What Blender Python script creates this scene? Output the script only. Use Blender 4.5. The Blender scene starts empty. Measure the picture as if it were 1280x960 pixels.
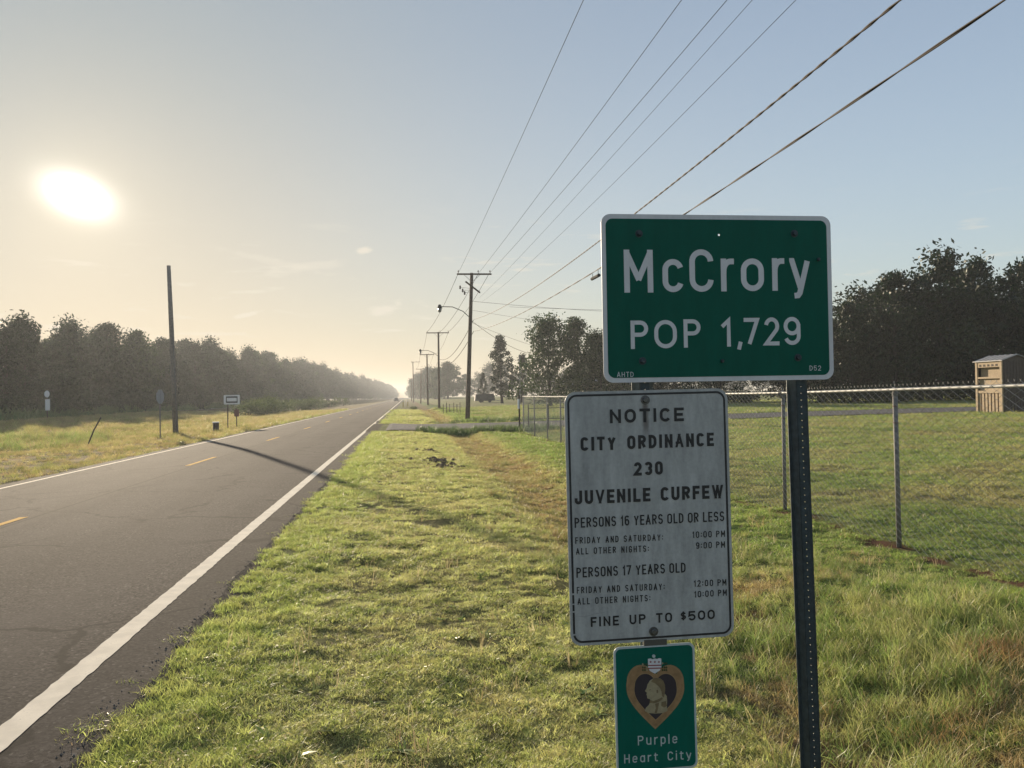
import bpy, math, random
import numpy as np
from mathutils import Vector, Matrix
from mathutils.geometry import tessellate_polygon

sc = bpy.context.scene
COL = sc.collection
rad = math.radians
random.seed(7)
RNG = np.random.default_rng(11)

# ------------------------------------------------------------------ camera, sky, sun, exposure
CAM_Z = 1.8
cd = bpy.data.cameras.new("camera")
cd.sensor_fit = 'HORIZONTAL'
cd.sensor_width = 36.0
cd.lens = 36.0 * 1038.0 / 1280.0
cd.clip_start = 0.05
cd.clip_end = 20000
cam = bpy.data.objects.new("camera", cd)
COL.objects.link(cam)
YAW, PITCH, ROLL = rad(7.3016), rad(0.7727), rad(1.0)
fw = Vector((math.sin(YAW) * math.cos(PITCH), math.cos(YAW) * math.cos(PITCH), math.sin(PITCH)))
rt = Vector((math.cos(YAW), -math.sin(YAW), 0))
up = rt.cross(fw)
M0 = Matrix((rt, up, -fw)).transposed()
cam.matrix_world = Matrix.Translation((0, 0, CAM_Z)) @ (M0 @ Matrix.Rotation(-ROLL, 3, 'Z')).to_4x4()
sc.camera = cam

SUN_AZ, SUN_EL = rad(-20.4), rad(12.5)      # azimuth from +Y towards +X
SD = Vector((math.sin(SUN_AZ) * math.cos(SUN_EL), math.cos(SUN_AZ) * math.cos(SUN_EL), math.sin(SUN_EL)))

sc.view_settings.view_transform = 'Standard'
sc.view_settings.look = 'None'
sc.view_settings.exposure = 0.95
sc.view_settings.gamma = 1.0
sc.render.engine = 'CYCLES'
try:
    sc.cycles.use_denoising = True
    sc.cycles.denoiser = 'OPENIMAGEDENOISE'
    sc.cycles.max_bounces = 8
    sc.cycles.transparent_max_bounces = 16
    sc.cycles.volume_bounces = 1
except Exception:
    pass


class NT:
    """small helper to write node graphs"""
    def __init__(s, tree):
        s.t = tree
        s.t.nodes.clear()

    def n(s, typ, ins=None, **props):
        nd = s.t.nodes.new(typ)
        for k, v in props.items():
            setattr(nd, k, v)
        if ins:
            for k, v in ins.items():
                sock = nd.inputs[k]
                if isinstance(v, bpy.types.NodeSocket):
                    s.t.links.new(v, sock)
                else:
                    sock.default_value = v
        return nd

    def math(s, op, a, b=0.0, c=0.0, clamp=False):
        nd = s.n('ShaderNodeMath', operation=op, use_clamp=clamp)
        for i, v in enumerate((a, b, c)):
            if isinstance(v, bpy.types.NodeSocket):
                s.t.links.new(v, nd.inputs[i])
            else:
                nd.inputs[i].default_value = v
        return nd.outputs[0]

    def mix(s, fac, a, b, blend='MIX'):
        nd = s.n('ShaderNodeMix', data_type='RGBA', blend_type=blend)
        for sock, v in ((nd.inputs[0], fac), (nd.inputs[6], a), (nd.inputs[7], b)):
            if isinstance(v, bpy.types.NodeSocket):
                s.t.links.new(v, sock)
            else:
                sock.default_value = v if not isinstance(v, tuple) or len(v) == 4 else (*v, 1)
        return nd.outputs[2]

    def ramp(s, fac, stops):
        nd = s.n('ShaderNodeValToRGB')
        el = nd.color_ramp.elements
        while len(el) < len(stops):
            el.new(0.5)
        for e, (p, c) in zip(el, stops):
            e.position = p
            e.color = (*c, 1) if isinstance(c, tuple) else (c, c, c, 1)
        s.t.links.new(fac, nd.inputs[0])
        return nd.outputs[0]

    def noise(s, vec, scale, detail=3.0, rough=0.5, dist=0.0):
        nd = s.n('ShaderNodeTexNoise', {'Scale': scale, 'Detail': detail, 'Roughness': rough, 'Distortion': dist})
        if vec is not None:
            s.t.links.new(vec, nd.inputs['Vector'])
        return nd.outputs[0]

    def smooth(s, v, a, b):
        nd = s.n('ShaderNodeMapRange', {1: a, 2: b, 3: 0.0, 4: 1.0}, interpolation_type='SMOOTHSTEP')
        s.t.links.new(v, nd.inputs[0])
        return nd.outputs[0]


def dirlit(px_az, el):
    return Vector((math.sin(rad(px_az)) * math.cos(rad(el)), math.cos(rad(px_az)) * math.cos(rad(el)), math.sin(rad(el))))


w = bpy.data.worlds.new("World")
sc.world = w
w.use_nodes = True
g = NT(w.node_tree)
sky = g.n('ShaderNodeTexSky', sky_type='NISHITA', sun_disc=False, sun_elevation=SUN_EL, sun_rotation=SUN_AZ,
          altitude=50.0, air_density=1.0, dust_density=0.9, ozone_density=1.3)
tc = g.n('ShaderNodeTexCoord')
vdir = g.n('ShaderNodeVectorMath', {0: tc.outputs['Generated']}, operation='NORMALIZE').outputs[0]
dt = g.n('ShaderNodeVectorMath', {0: vdir, 1: SD}, operation='DOT_PRODUCT').outputs['Value']
ang = g.math('ARCCOSINE', g.math('MINIMUM', dt, 0.999999))
sepd = g.n('ShaderNodeSeparateXYZ', {0: vdir})
elev = sepd.outputs[2]
azm = g.math('ARCTAN2', sepd.outputs[0], sepd.outputs[1])
elr = g.math('ARCSINE', elev)


def blob(az0, el0, sa, se, tilt=0.0):
    """squared elliptical distance from a direction (degrees)"""
    u = g.math('MULTIPLY', g.math('SUBTRACT', azm, rad(az0)), math.cos(rad(el0)))
    v = g.math('SUBTRACT', elr, rad(el0))
    c_, s_ = math.cos(rad(tilt)), math.sin(rad(tilt))
    a = g.math('ADD', g.math('MULTIPLY', u, c_ / rad(sa)), g.math('MULTIPLY', v, s_ / rad(sa)))
    b = g.math('ADD', g.math('MULTIPLY', u, -s_ / rad(se)), g.math('MULTIPLY', v, c_ / rad(se)))
    return g.math('ADD', g.math('MULTIPLY', a, a), g.math('MULTIPLY', b, b))


# aureole of the low sun in humid air, and the sun itself
lobe = g.math('EXPONENT', g.math('MULTIPLY', ang, -15.0))
sd2 = blob(-20.2, 12.5, 1.05, 0.66, -20)
lobe2 = g.math('EXPONENT', g.math('MULTIPLY', g.math('POWER', sd2, 0.62), -1.35))
# desaturate / even the sky a little (humid summer morning)
bw = g.n('ShaderNodeRGBToBW', {0: sky.outputs[0]}).outputs[0]
# humid air spreads the light: the brightest part of the sky is flattened, colours kept
cmp_ = g.math('DIVIDE', 6.9, g.math('ADD', 1.0, g.math('MULTIPLY', bw, 2.5)))
flat = g.n('ShaderNodeVectorMath', {0: sky.outputs[0], 1: g.n('ShaderNodeCombineXYZ', {0: cmp_, 1: cmp_, 2: cmp_}).outputs[0]}, operation='MULTIPLY').outputs[0]
fl = g.n('ShaderNodeRGBToBW', {0: flat}).outputs[0]
high = g.smooth(elev, 0.02, 0.52)
flat = g.mix(high, flat, g.mix(1.0, flat, (0.30, 0.425, 0.535), 'MULTIPLY'))
humid = g.mix(0.40, flat, g.mix(1.0, (0.96, 1.0, 1.0), fl, 'MULTIPLY'))
# thin low cloud wisps
cv = g.n('ShaderNodeMapping', {'Vector': vdir, 'Scale': (5.0, 5.0, 34.0)}, vector_type='POINT')
cl = g.noise(cv.outputs[0], 2.3, 6.0, 0.62)
clm = g.smooth(cl, 0.56, 0.70)
band = g.math('MULTIPLY', g.smooth(elev, 0.015, 0.07), g.math('SUBTRACT', 1.0, g.smooth(elev, 0.12, 0.24)))
clf = g.math('MULTIPLY', g.math('MULTIPLY', clm, band), 0.6)
skyc = g.mix(clf, humid, (3.2, 2.95, 2.5))
cn_ = g.noise(g.n('ShaderNodeMapping', {'Vector': vdir, 'Scale': (26.0, 26.0, 70.0)}).outputs[0], 1.6, 5.0, 0.65)
for az0, el0, sa, se, tl, am in ((-2.75, 9.9, 0.55, 0.22, 12, 0.9), (-1.4, 5.95, 1.1, 0.32, 10, 0.65), (-6.1, 8.8, 2.6, 0.30, 9, 0.35), (-10.4, 5.55, 0.9, 0.16, 14, 0.6),
                                 (-21.0, 4.5, 0.9, 0.34, 0, 0.6), (-8.8, 9.1, 3.6, 0.26, -12, 0.28), (-0.4, 6.35, 0.35, 0.2, 0, 0.5), (-13, 4.3, 2.4, 0.16, 0, 0.3)):
    mk = g.smooth(g.math('SUBTRACT', g.math('MULTIPLY', cn_, 1.9), g.math('MULTIPLY', g.math('SQRT', blob(az0, el0, sa, se, tl)), 0.75)), 0.0, 0.75)
    skyc = g.mix(g.math('MULTIPLY', mk, am), skyc, (3.3, 3.0, 2.55))
bg = g.n('ShaderNodeBackground', {'Color': skyc, 'Strength': 0.132})
e1 = g.n('ShaderNodeBackground', {'Color': (1.0, 0.80, 0.50, 1), 'Strength': g.math('MULTIPLY', lobe, 0.17)})
e2 = g.n('ShaderNodeBackground', {'Color': (1.0, 0.93, 0.80, 1), 'Strength': g.math('MULTIPLY', lobe2, 4.0)})
a1 = g.n('ShaderNodeAddShader', {0: bg.outputs[0], 1: e1.outputs[0]})
a2 = g.n('ShaderNodeAddShader', {0: a1.outputs[0], 1: e2.outputs[0]})
g.n('ShaderNodeOutputWorld', {'Surface': a2.outputs[0]})

sl = bpy.data.lights.new("sun", 'SUN')
sl.energy = 5.0
sl.angle = rad(0.6)
sl.color = (1.0, 0.83, 0.60)
so = bpy.data.objects.new("sun", sl)
so.rotation_euler = SD.to_track_quat('Z', 'Y').to_euler()
so.location = (-20, 50, 40)
COL.objects.link(so)


# ------------------------------------------------------------------ object helpers
def tag(o, label=None, cat=None, group=None, kind=None):
    if label: o['label'] = label
    if cat: o['category'] = cat
    if group: o['group'] = group
    if kind: o['kind'] = kind
    return o


def empty(name, loc=(0, 0, 0), rz=0.0):
    o = bpy.data.objects.new(name, None)
    o.empty_display_size = 0.2
    o.location = loc
    o.rotation_euler = (0, 0, rz)
    COL.objects.link(o)
    return o


class MB:
    """mesh collector"""
    def __init__(s):
        s.v, s.f, s.m = [], [], []

    def add(s, verts, faces, mi=0):
        b = len(s.v)
        s.v.extend([tuple(p) for p in verts])
        s.f.extend([tuple(b + i for i in f) for f in faces])
        s.m.extend([mi] * len(faces))
        return s

    def box(s, c, d, rot=None, mi=0):
        x, y, z = (k / 2 for k in d)
        vs = [Vector(p) for p in ((-x, -y, -z), (x, -y, -z), (x, y, -z), (-x, y, -z), (-x, -y, z), (x, -y, z), (x, y, z), (-x, y, z))]
        if rot is not None:
            vs = [rot @ p for p in vs]
        c = Vector(c)
        return s.add([p + c for p in vs], [(0, 3, 2, 1), (4, 5, 6, 7), (0, 1, 5, 4), (1, 2, 6, 5), (2, 3, 7, 6), (3, 0, 4, 7)], mi)

    def tube(s, pts, r, n=8, cap=True, mi=0):
        pts = [Vector(p) for p in pts]
        rs = r if hasattr(r, '__len__') else [r] * len(pts)
        vs, fs = [], []
        pu = None
        for i, p in enumerate(pts):
            d = (pts[min(i + 1, len(pts) - 1)] - pts[max(i - 1, 0)]).normalized()
            ref = pu if pu is not None else (Vector((0, 0, 1)) if abs(d.z) < 0.9 else Vector((1, 0, 0)))
            a = (ref - d * ref.dot(d)).normalized()
            pu = a
            b = d.cross(a)
            for k in range(n):
                t = 2 * math.pi * k / n
                vs.append(p + (a * math.cos(t) + b * math.sin(t)) * rs[i])
        for i in range(len(pts) - 1):
            for k in range(n):
                k2 = (k + 1) % n
                fs.append((i * n + k, i * n + k2, (i + 1) * n + k2, (i + 1) * n + k))
        if cap:
            fs.append(tuple(range(n))[::-1])
            fs.append(tuple((len(pts) - 1) * n + k for k in range(n)))
        return s.add(vs, fs, mi)

    def lathe(s, prof, c=(0, 0, 0), n=12, mi=0):
        vs, fs = [], []
        for r, z in prof:
            for k in range(n):
                t = 2 * math.pi * k / n
                vs.append((c[0] + r * math.cos(t), c[1] + r * math.sin(t), c[2] + z))
        for i in range(len(prof) - 1):
            for k in range(n):
                k2 = (k + 1) % n
                fs.append((i * n + k, i * n + k2, (i + 1) * n + k2, (i + 1) * n + k))
        fs.append(tuple(range(n))[::-1])
        fs.append(tuple((len(prof) - 1) * n + k for k in range(n)))
        return s.add(vs, fs, mi)

    def mesh(s, name, mats, smooth=False):
        me = bpy.data.meshes.new(name)
        me.from_pydata(s.v, [], s.f)
        for m in (mats if isinstance(mats, (list, tuple)) else [mats]):
            me.materials.append(m)
        if any(s.m):
            me.polygons.foreach_set('material_index', s.m)
        if smooth:
            me.polygons.foreach_set('use_smooth', [True] * len(me.polygons))
        me.update()
        return me

    def build(s, name, mats, parent=None, smooth=False, loc=None):
        o = bpy.data.objects.new(name, s.mesh(name, mats, smooth))
        COL.objects.link(o)
        if parent: o.parent = parent
        if loc: o.location = loc
        return o


def copy_tree(root):
    r = root.copy()
    COL.objects.link(r)
    for ch in root.children:
        c = ch.copy()
        COL.objects.link(c)
        c.parent = r
        for g2 in ch.children:
            d = g2.copy()
            COL.objects.link(d)
            d.parent = c
    return r


# ------------------------------------------------------------------ materials
def simple(name, col, rough=0.7, metal=0.0, nscale=None, namt=0.25, spec=0.5, bump=0.0, bscale=60.0):
    m = bpy.data.materials.new(name)
    m.use_nodes = True
    q = NT(m.node_tree)
    tcn = q.n('ShaderNodeTexCoord').outputs['Object']
    c = (*col, 1)
    if nscale:
        nz = q.noise(tcn, nscale, 5.0, 0.6)
        dark = tuple(k * (1 - namt) for k in col)
        lite = tuple(min(1, k * (1 + namt)) for k in col)
        c = q.ramp(nz, [(0.3, dark), (0.7, lite)])
    b = q.n('ShaderNodeBsdfPrincipled', {'Base Color': c, 'Roughness': rough, 'Metallic': metal, 'Specular IOR Level': spec})
    if bump:
        bn = q.n('ShaderNodeBump', {'Strength': bump, 'Distance': 0.01, 'Height': q.noise(tcn, bscale, 4.0, 0.6)})
        q.t.links.new(bn.outputs[0], b.inputs['Normal'])
    q.n('ShaderNodeOutputMaterial', {'Surface': b.outputs[0]})
    return m


M = {}
M['galv'] = simple('galvanised_steel', (0.18, 0.172, 0.165), 0.7, 0.05, 30, 0.3, spec=0.25)  # grey lowered so the fence posts carry their shaded look in the colour
M['rail'] = simple('sunlit_galvanised_rail', (0.27, 0.27, 0.26), 0.6, 0.2, 30, 0.25)  # same steel as the posts, sunlit brightness put into the colour
M['darkmetal'] = simple('dull_dark_metal', (0.04, 0.04, 0.04), 0.9, 0, spec=0.08)
M['greywood'] = simple('grey_weathered_wood', (0.21, 0.185, 0.16), 0.95, 0, 9, 0.35, bump=0.5, bscale=20)
M['wire'] = simple('fence_wire', (0.36, 0.35, 0.32), 0.6, 0.2)
M['rust'] = simple('rusty_steel', (0.20, 0.10, 0.06), 0.8, 0.2, 25, 0.5)
M['postgreen'] = simple('dark_post_paint', (0.035, 0.05, 0.058), 0.55, 0.25, 40, 0.35, bump=0.1)
M['wood'] = simple('weathered_pole_wood', (0.13, 0.095, 0.07), 0.9, 0, 6, 0.35, bump=0.4)
M['wooddark'] = simple('dark_timber', (0.07, 0.055, 0.045), 0.9, 0, 8, 0.3)
M['wireblack'] = simple('line_wire', (0.04, 0.04, 0.04), 0.9, 0, spec=0.05)
M['cable'] = simple('weathered_cable', (0.06, 0.045, 0.035), 0.75, 0, spec=0.2)
M['ceramic'] = simple('insulator', (0.09, 0.06, 0.05), 0.3)
M['bark'] = simple('bark', (0.035, 0.028, 0.022), 0.95, 0, 5, 0.3, bump=0.5)
M['bolt'] = simple('bolt_steel', (0.12, 0.12, 0.12), 0.45, 0.7)
M['black'] = simple('black_print', (0.014, 0.014, 0.017), 0.5, 0, 35, 0.3)
M['plategrey'] = simple('sign_back', (0.32, 0.32, 0.33), 0.6, 0.3, 12, 0.15)
M['carpaint'] = simple('car_paint', (0.05, 0.06, 0.09), 0.3)
M['glass'] = simple('car_glass', (0.02, 0.02, 0.025), 0.1)
M['tyre'] = simple('rubber', (0.02, 0.02, 0.02), 0.8)
M['lampglass'] = simple('lamp_lens', (0.22, 0.21, 0.18), 0.3)
M['white'] = simple('white_paint', (0.76, 0.76, 0.74), 0.6, 0, 20, 0.12)
M['redback'] = simple('faded_red_paint', (0.16, 0.08, 0.07), 0.7)
M['yellow'] = simple('yellow_marker_paint', (0.5, 0.36, 0.08), 0.6)
M['tan'] = simple('tan_painted_board', (0.36, 0.27, 0.17), 0.8, 0, 14, 0.2)
M['brownmetal'] = simple('brown_ribbed_sheet', (0.10, 0.075, 0.062), 0.6, 0.1, 6, 0.15)
M['roofmetal'] = simple('grey_roof_sheet', (0.30, 0.29, 0.28), 0.6, 0.2, 5, 0.2)
M['darktrailer'] = simple('dark_tarpaulin', (0.03, 0.032, 0.035), 0.7, 0, 3, 0.3)
M['gold'] = simple('gold_print', (0.27, 0.16, 0.075), 0.55, 0, 40, 0.25)
M['goldlight'] = simple('pale_gold_print', (0.30, 0.25, 0.155), 0.55, 0, 60, 0.2)
M['purple'] = simple('dark_purple_print', (0.028, 0.020, 0.030), 0.5)
M['red'] = simple('red_print', (0.22, 0.03, 0.03), 0.5)
M['leafgreen'] = simple('green_print', (0.03, 0.055, 0.02), 0.5)


def sign_sheet(name, col, streak=0.12, rough=0.45, stain=None):
    """retroreflective sheeting with faint weathering; optional rust run below a bolt"""
    m = bpy.data.materials.new(name)
    m.use_nodes = True
    q = NT(m.node_tree)
    oc = q.n('ShaderNodeTexCoord').outputs['Object']
    mp = q.n('ShaderNodeMapping', {'Vector': oc, 'Scale': (9, 1, 2.2)})
    n1 = q.noise(mp.outputs[0], 2.2, 6, 0.65)
    n2 = q.noise(oc, 75, 3, 0.7)
    k = q.math('ADD', q.math('MULTIPLY', n1, 0.75), q.math('MULTIPLY', n2, 0.25))
    c = q.ramp(k, [(0.32, tuple(v * (1 - streak) for v in col)), (0.68, tuple(v * (1 + streak) for v in col))])
    if stain:
        sx, sz, length = stain
        sp = q.n('ShaderNodeSeparateXYZ', {0: oc})
        dx = q.math('ABSOLUTE', q.math('SUBTRACT', q.math('ADD', sp.outputs[0], q.math('MULTIPLY', q.math('SUBTRACT', n1, 0.5), 0.02)), sx))
        side = q.math('SUBTRACT', 1.0, q.smooth(dx, 0.003, 0.016))
        dz = q.math('SUBTRACT', sz, sp.outputs[2])
        run = q.math('MULTIPLY', q.smooth(dz, -0.012, 0.0), q.math('SUBTRACT', 1.0, q.smooth(dz, length * 0.4, length)))
        c = q.mix(q.math('MULTIPLY', q.math('MULTIPLY', side, run), 0.75), c, (0.10, 0.075, 0.065))
    b = q.n('ShaderNodeBsdfPrincipled', {'Base Color': c, 'Roughness': rough, 'Specular IOR Level': 0.12})
    q.n('ShaderNodeOutputMaterial', {'Surface': b.outputs[0]})
    return m


M['signgreen'] = sign_sheet('green_sign_sheeting', (0.003, 0.085, 0.058), 0.12)
M['signwhite'] = sign_sheet('white_sign_sheeting', (0.60, 0.60, 0.62), 0.10)
M['phgreen'] = sign_sheet('small_green_sign_sheeting', (0.002, 0.10, 0.072), 0.12)
M['phwhite'] = sign_sheet('pale_sign_sheeting', (0.42, 0.47, 0.47), 0.10)
M['notice'] = sign_sheet('dingy_white_sheeting', (0.37, 0.375, 0.37), 0.28, stain=(-0.008, 0.40, 0.13))


# ---- ground cover colours: one function, shared by soil sheet and blades
def cover_colour(q, pos, blade):
    """colour of the ground cover at a place: mown dew-pale verge, reddish weeds in the ditch, greener lawn behind the fence"""
    sp = q.n('ShaderNodeSeparateXYZ', {0: pos})
    X, Y = sp.outputs[0], sp.outputs[1]
    big = q.noise(pos, 0.55, 4, 0.6)
    mid = q.noise(pos, 3.2, 4, 0.6)
    wob = q.math('MULTIPLY', q.math('SUBTRACT', q.noise(pos, 0.8, 3, 0.5), 0.5), 1.6)
    Xw = q.math('ADD', X, wob)
    if blade:
        pale, olive = (0.63, 0.63, 0.24), (0.36, 0.41, 0.115)
        green, straw, rust = (0.27, 0.36, 0.08), (0.62, 0.53, 0.25), (0.36, 0.25, 0.12)
        lawn, lawn2 = (0.25, 0.33, 0.09), (0.37, 0.36, 0.14)
    else:
        pale, olive = (0.15, 0.14, 0.055), (0.08, 0.085, 0.032)
        green, straw, rust = (0.10, 0.15, 0.04), (0.34, 0.27, 0.13), (0.17, 0.10, 0.055)
        lawn, lawn2 = (0.17, 0.21, 0.07), (0.24, 0.20, 0.10)
    c = q.mix(q.smooth(mid, 0.35, 0.66), olive, pale)
    c = q.mix(q.math('MULTIPLY', q.smooth(big, 0.5, 0.7), 0.55), c, straw)
    # greener fringe by the road
    fr = q.math('SUBTRACT', 1.0, q.smooth(Xw, -1.3, -0.2))
    c = q.mix(q.math('MULTIPLY', fr, 0.42), c, green)
    # ditch
    dd = q.math('SUBTRACT', 1.0, q.smooth(q.math('ABSOLUTE', q.math('SUBTRACT', Xw, 2.75)), 0.35, 1.1))
    dcf = q.math('ADD', q.smooth(q.noise(pos, 1.7, 3, 0.6), 0.42, 0.6), q.math('MULTIPLY', q.smooth(Y, 8.0, 12.0), 0.55), clamp=True)
    dc = q.mix(dcf, green, rust)
    c = q.mix(q.math('MULTIPLY', dd, 0.85), c, dc)
    right = q.smooth(Xw, 3.4, 4.3)
    rc = q.mix(q.smooth(mid, 0.4, 0.65), green, lawn)
    c = q.mix(right, c, rc)
    lw = q.smooth(X, 5.7, 6.3)
    lc = q.mix(q.smooth(q.noise(pos, 0.35, 5, 0.7), 0.42, 0.62), lawn, lawn2)
    c = q.mix(lw, c, lc)
    # left verge: dry straw
    lf = q.math('SUBTRACT', 1.0, q.smooth(X, -9.2, -8.8))
    lk = 0.72 if blade else 0.85
    lcol = q.mix(1.0, q.mix(q.smooth(big, 0.4, 0.62), straw, olive), (lk, lk * 0.93, lk * 0.95), 'MULTIPLY')
    c = q.mix(lf, c, lcol)
    return c, X, Y


def grass_mat(name, tint=(1, 1, 1), fixed=None, trans=0.5):
    m = bpy.data.materials.new(name)
    m.use_nodes = True
    q = NT(m.node_tree)
    pos = q.n('ShaderNodeNewGeometry').outputs['Position']
    if fixed:
        c = q.mix(q.smooth(q.noise(pos, 2.5, 4, 0.6), 0.35, 0.65), fixed[0], fixed[1])
    else:
        c, _, _ = cover_colour(q, pos, True)
    rnd = q.n('ShaderNodeObjectInfo').outputs['Random']
    v = q.n('ShaderNodeHueSaturation', {'Hue': q.math('ADD', 0.485, q.math('MULTIPLY', rnd, 0.03)), 'Value': q.math('ADD', 0.72, q.math('MULTIPLY', rnd, 0.5)), 'Color': c})
    col = q.mix(1.0, v.outputs[0], (*tint, 1), 'MULTIPLY')
    d = q.n('ShaderNodeBsdfPrincipled', {'Base Color': col, 'Roughness': 0.45, 'Specular IOR Level': 0.35})
    t = q.n('ShaderNodeBsdfTranslucent', {'Color': col})
    mx = q.n('ShaderNodeMixShader', {0: trans, 1: d.outputs[0], 2: t.outputs[0]})
    q.n('ShaderNodeOutputMaterial', {'Surface': mx.outputs[0]})
    return m


M['grass'] = grass_mat('grass_blades', trans=0.6)
M['weed'] = grass_mat('weed_blades', fixed=((0.19, 0.27, 0.07), (0.42, 0.43, 0.15)))
M['rustweed'] = grass_mat('reddish_weeds', fixed=((0.34, 0.20, 0.09), (0.50, 0.40, 0.17)))
M['drygrass'] = grass_mat('dry_stems', fixed=((0.42, 0.33, 0.17), (0.62, 0.52, 0.30)), trans=0.35)
M['darkweed'] = grass_mat('dark_weeds', fixed=((0.09, 0.15, 0.05), (0.16, 0.22, 0.07)), trans=0.35)  # deeper greens than the other weeds


def leaf_mat(name, a, b, trans=0.35):
    m = bpy.data.materials.new(name)
    m.use_nodes = True
    q = NT(m.node_tree)
    pos = q.n('ShaderNodeNewGeometry').outputs['Position']
    rp = q.n('ShaderNodeNewGeometry').outputs['Random Per Island']
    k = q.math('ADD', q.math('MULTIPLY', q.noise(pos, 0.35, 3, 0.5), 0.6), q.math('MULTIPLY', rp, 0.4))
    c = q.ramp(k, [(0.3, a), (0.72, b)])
    d = q.n('ShaderNodeBsdfPrincipled', {'Base Color': c, 'Roughness': 0.55, 'Specular IOR Level': 0.3})
    t = q.n('ShaderNodeBsdfTranslucent', {'Color': c})
    mx = q.n('ShaderNodeMixShader', {0: trans, 1: d.outputs[0], 2: t.outputs[0]})
    q.n('ShaderNodeOutputMaterial', {'Surface': mx.outputs[0]})
    return m


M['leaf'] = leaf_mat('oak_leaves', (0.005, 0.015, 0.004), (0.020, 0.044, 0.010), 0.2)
M['leafb'] = leaf_mat('light_leaves', (0.012, 0.032, 0.006), (0.045, 0.08, 0.016), 0.3)
M['needle'] = leaf_mat('pine_needles', (0.010, 0.020, 0.008), (0.03, 0.045, 0.018), 0.2)
M['bushleaf'] = leaf_mat('bush_leaves', (0.035, 0.06, 0.02), (0.10, 0.135, 0.04), 0.4)


def ground_mat():
    m = bpy.data.materials.new('ground_cover_soil')
    m.use_nodes = True
    q = NT(m.node_tree)
    pos = q.n('ShaderNodeNewGeometry').outputs['Position']
    c, X, Y = cover_colour(q, pos, False)
    fine = q.noise(pos, 22, 5, 0.7)
    c = q.mix(q.math('MULTIPLY', q.smooth(fine, 0.40, 0.65), 0.6), c, (0.045, 0.036, 0.02))  # soil darkened to stand in for shade in gaps between the tufts
    # bare reddish soil along the fence foot and dark clods
    fx = q.math('ABSOLUTE', q.math('SUBTRACT', q.math('ADD', X, q.math('MULTIPLY', q.math('SUBTRACT', q.noise(pos, 2.0, 3, 0.6), 0.5), 0.7)), 5.8))
    strip = q.math('MULTIPLY', q.math('SUBTRACT', 1.0, q.smooth(fx, 0.08, 0.3)), q.smooth(q.noise(pos, 1.3, 3, 0.5), 0.36, 0.5))
    c = q.mix(strip, c, (0.10, 0.055, 0.035))
    # gravelly soil by the pavement edge
    ed = q.math('SUBTRACT', 1.0, q.smooth(q.math('ADD', X, q.math('MULTIPLY', q.math('SUBTRACT', fine, 0.5), 0.3)), -1.62, -1.38))
    ed = q.math('MULTIPLY', ed, q.smooth(X, -9.4, -9.1))
    c = q.mix(ed, c, q.mix(q.smooth(q.noise(pos, 60, 3, 0.6), 0.4, 0.62), (0.030, 0.024, 0.020), (0.075, 0.062, 0.050)))
    bn = q.n('ShaderNodeBump', {'Strength': 0.8, 'Distance': 0.04, 'Height': fine})
    b = q.n('ShaderNodeBsdfPrincipled', {'Base Color': c, 'Roughness': 1.0, 'Specular IOR Level': 0.03, 'Normal': bn.outputs[0]})
    q.n('ShaderNodeOutputMaterial', {'Surface': b.outputs[0]})
    return m


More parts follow.
